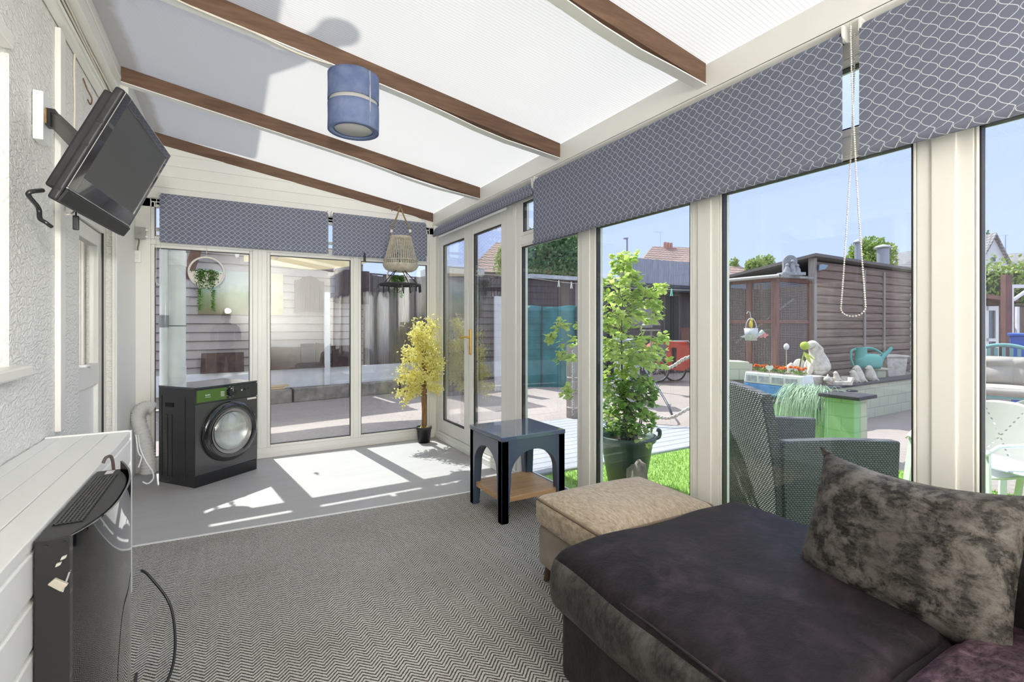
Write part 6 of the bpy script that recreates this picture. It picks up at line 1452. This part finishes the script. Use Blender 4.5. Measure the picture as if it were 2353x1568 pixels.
# ------------------------------------------------------------------ the photographer, seen only as a reflection in the far glass
pr_ = thing('person', 'person in a dark maroon top holding a camera up, mirrored in the splashed far window', 'person', (-.05, -.36, .011), 0)
skinm = M('skin', (.52, .33, .25), .55); maroon = M('maroon_top', (.12, .045, .04), .8); darkj = M('dark_jeans', (.03, .035, .05), .8); hairm = M('dark_hair', (.03, .018, .012), .6)
def skinned(name, chains, m, parent, sub=2):
    """chains: list of [(x, y, z, r), ...]; points that coincide are one joint"""
    vs, rs, es, key = [], [], [], {}
    for ch in chains:
        last = None
        for x, y, z, r in ch:
            k = (round(x, 3), round(y, 3), round(z, 3))
            if k not in key: key[k] = len(vs); vs.append((x, y, z)); rs.append(r)
            i = key[k]
            if last is not None and last != i: es.append((last, i))
            last = i
    me = bpy.data.meshes.new(name); me.from_pydata(vs, es, []); o = bpy.data.objects.new(name, me); COL.objects.link(o); o.parent = parent
    me.materials.append(m)
    o.modifiers.new('skin', 'SKIN')
    if not me.skin_vertices: me.attributes.new('skin', 'FLOAT', 'POINT') if False else None
    for i, sv in enumerate(me.skin_vertices[0].data): sv.radius = (rs[i], rs[i]); sv.use_root = (i == 0)
    md = o.modifiers.new('sub', 'SUBSURF'); md.levels = sub; md.render_levels = sub
    for md in o.modifiers:
        if md.type == 'SKIN': md.use_smooth_shade = True
    return o
def bm_skin_layer(o): pass
pel = (0, -.02, .90, .13)
torso = [pel, (0, 0, 1.05, .125), (0, .01, 1.20, .14), (0, .01, 1.31, .12), (0, .02, 1.38, .055), (0, .05, 1.45, .052)]
arms, hands, legs = [], [], []
for s in (-1, 1):
    arms.append([(0, .01, 1.31, .12), (s * .15, .0, 1.315, .065), (s * .20, -.0, 1.28, .055), (s * .235, .06, 1.06, .042), (s * .15, .21, 1.16, .036), (s * .085, .285, 1.30, .027)])
    legs.append([pel, (s * .09, -.01, .84, .09), (s * .10, .02, .47, .062), (s * .10, -.02, .09, .042), (s * .115, .10, .045, .036)])
skinned('body', [torso] + [a[:3] for a in arms], skinm, pr_)
skinned('top', [[(0, -.02, .86, .142), (0, 0, 1.05, .138), (0, .01, 1.20, .150), (0, .01, 1.315, .128), (0, .015, 1.365, .066)]] + [[(0, .01, 1.315, .128), (s * .155, .0, 1.32, .074), (s * .205, 0, 1.28, .064), (s * .238, .06, 1.06, .050), (s * .16, .19, 1.15, .043)] for s in (-1, 1)], maroon, pr_)
skinned('trousers', [[(0, -.02, .93, .145), (0, -.02, .88, .14)]] + [[(0, -.02, .88, .14), (s * .09, -.01, .80, .098), (s * .10, .02, .47, .072), (s * .10, -.02, .10, .058)] for s in (-1, 1)], darkj, pr_)
for s in (-1, 1):
    b = MB(); rbox(b, .10, .27, .085, .035, .005, n=6); b.build('shoe', blackp, pr_, loc=(s * .112, .055, 0))
# head with a face looking at the camera back
hd_ = MB(); HC = V((0, .075, 1.535))
hd_.ball(HC, (.076, .095, .115), 24, 18); hd_.ball(HC + V((0, .055, -.045)), (.055, .048, .062), 16, 12); hd_.ball(HC + V((0, .10, -.012)), (.013, .020, .022), 10, 8)
for s in (-1, 1): hd_.ball(HC + V((s * .078, -.005, -.01)), (.010, .020, .030), 10, 8)
hd_.build('head', skinm, pr_)
for s in (-1, 1): MB().ball(HC + V((s * .032, .086, .012)), (.013, .008, .009), 10, 8).build('eye', hairm, pr_)
MB().ball(HC + V((0, .094, -.058)), (.024, .008, .007), 10, 6).build('mouth', M('lips', (.45, .18, .16), .5), pr_)
def hair(i, j):
    a = 2 * pi * i; th = pi / 2 - j * 2.0 * (1 - .42 * max(0, sin(a)) ** 2); r = 1.07 + .02 * sin(14 * a)
    return HC + V((.078 * r * cos(th) * cos(a), .097 * r * cos(th) * sin(a) - .004, .116 * r * sin(th) + .006))
MB().grid(hair, 28, 14, cu=True).build('hair', hairm, pr_)
for s in (-1, 1):
    w = V((s * .085, .285, 1.30)); p0 = V((s * .068, .315, 1.335)); ch = [[(*w, .026), (*((w + p0) / 2), .027), (*p0, .024)]]
    for k, L in enumerate((.066, .074, .070, .056)):
        b0 = V((s * .060, .318, 1.318 + .015 * k)); b1 = b0 + V((-s * .014, .034, .004)); b2 = b1 + V((-s * .026, .014, .0)); ch.append([(*p0, .024), (*b0, .0105), (*b1, .009), (*b2, .008)])
    ch.append([(*p0, .024), (s * .050, .290, 1.345, .011), (s * .030, .288, 1.352, .009)])
    skinned('hand', ch, skinm, pr_)
cmr = thing('handheld_camera', 'black camera with a flash held up by the person', 'camera', (0, 0, 0), -YAW)
MB().box(-.07, .07, -.115, -.045, 1.325, 1.42).box(-.03, .03, -.11, -.05, 1.42, 1.455).build('camera_body', blackp, cmr, bevel=.008)
MB().cyl((0, -.045, 1.37), (0, -.012, 1.37), .036, n=24).build('lens_barrel', blackp, cmr)
MB().box(-.022, .022, -.10, -.06, 1.455, 1.60).build('flash_unit', blackp, cmr, bevel=.006)
MB().box(-.032, .032, -.105, -.055, 1.60, 1.64).build('flash_head', blackp, cmr, bevel=.005)
# ------------------------------------------------------------------ light
sd = bpy.data.lights.new('sun', 'SUN'); sd.energy = 3.4; sd.angle = R(.55); sd.color = (1.0, .97, .92)
sun = bpy.data.objects.new('sun', sd); COL.objects.link(sun)
sun.rotation_euler = V((-.096, .74, 1.0)).to_track_quat('Z', 'Y').to_euler(); sun.location = (0, 8, 10)
wd = bpy.data.worlds.new('sky'); SC.world = wd; wd.use_nodes = True
wt = wd.node_tree; wt.nodes.clear()
tc = wt.nodes.new('ShaderNodeTexCoord'); sx = wt.nodes.new('ShaderNodeSeparateXYZ'); cr = wt.nodes.new('ShaderNodeValToRGB')
bg = wt.nodes.new('ShaderNodeBackground'); wo = wt.nodes.new('ShaderNodeOutputWorld')
wt.links.new(tc.outputs['Generated'], sx.inputs[0]); wt.links.new(sx.outputs[2], cr.inputs[0]); wt.links.new(cr.outputs[0], bg.inputs[0]); wt.links.new(bg.outputs[0], wo.inputs[0])
els = cr.color_ramp.elements
els[0].position = 0.0; els[0].color = (.41, .48, .74, 1); els[1].position = .9; els[1].color = (.86, .92, 1.08, 1)
e = els.new(.25); e.color = (.36, .43, .73, 1)
bg.inputs[1].default_value = 1.0

fd = bpy.data.lights.new('camera_flash', 'SPOT'); fd.energy = 900; fd.spot_size = R(118); fd.spot_blend = .9; fd.shadow_soft_size = .06; fd.color = (1.0, .96, .90)
fo = bpy.data.objects.new('camera_flash', fd); COL.objects.link(fo); fo.location = (.0, -.06, 1.70)
fo.rotation_euler = (V((0, 0, 0)) - V((1.25, -1.38, .60))).to_track_quat('Z', 'Y').to_euler()

f2 = bpy.data.lights.new('camera_flash_forward', 'SPOT'); f2.energy = 125; f2.spot_size = R(60); f2.spot_blend = 1.0; f2.shadow_soft_size = .05; f2.color = (1.0, .97, .93)
o2 = bpy.data.objects.new('camera_flash_forward', f2); COL.objects.link(o2); o2.location = (-.02, -.02, 1.66)
o2.rotation_euler = (-V((-.12, 4.0, .40))).to_track_quat('Z', 'Y').to_euler()

vs_ = SC.view_settings
SC.display_settings.display_device = 'sRGB'
vs_.view_transform = 'Standard'; vs_.look = 'None'; vs_.exposure = 1.0; vs_.gamma = 1.0; vs_.use_curve_mapping = False
cy = SC.cycles
cy.use_denoising = True
try: cy.denoiser = 'OPENIMAGEDENOISE'
except Exception: pass
cy.max_bounces = 14; cy.diffuse_bounces = 5; cy.glossy_bounces = 4; cy.transmission_bounces = 8; cy.transparent_max_bounces = 32
cy.caustics_reflective = False; cy.caustics_refractive = False; cy.sample_clamp_indirect = 6.0
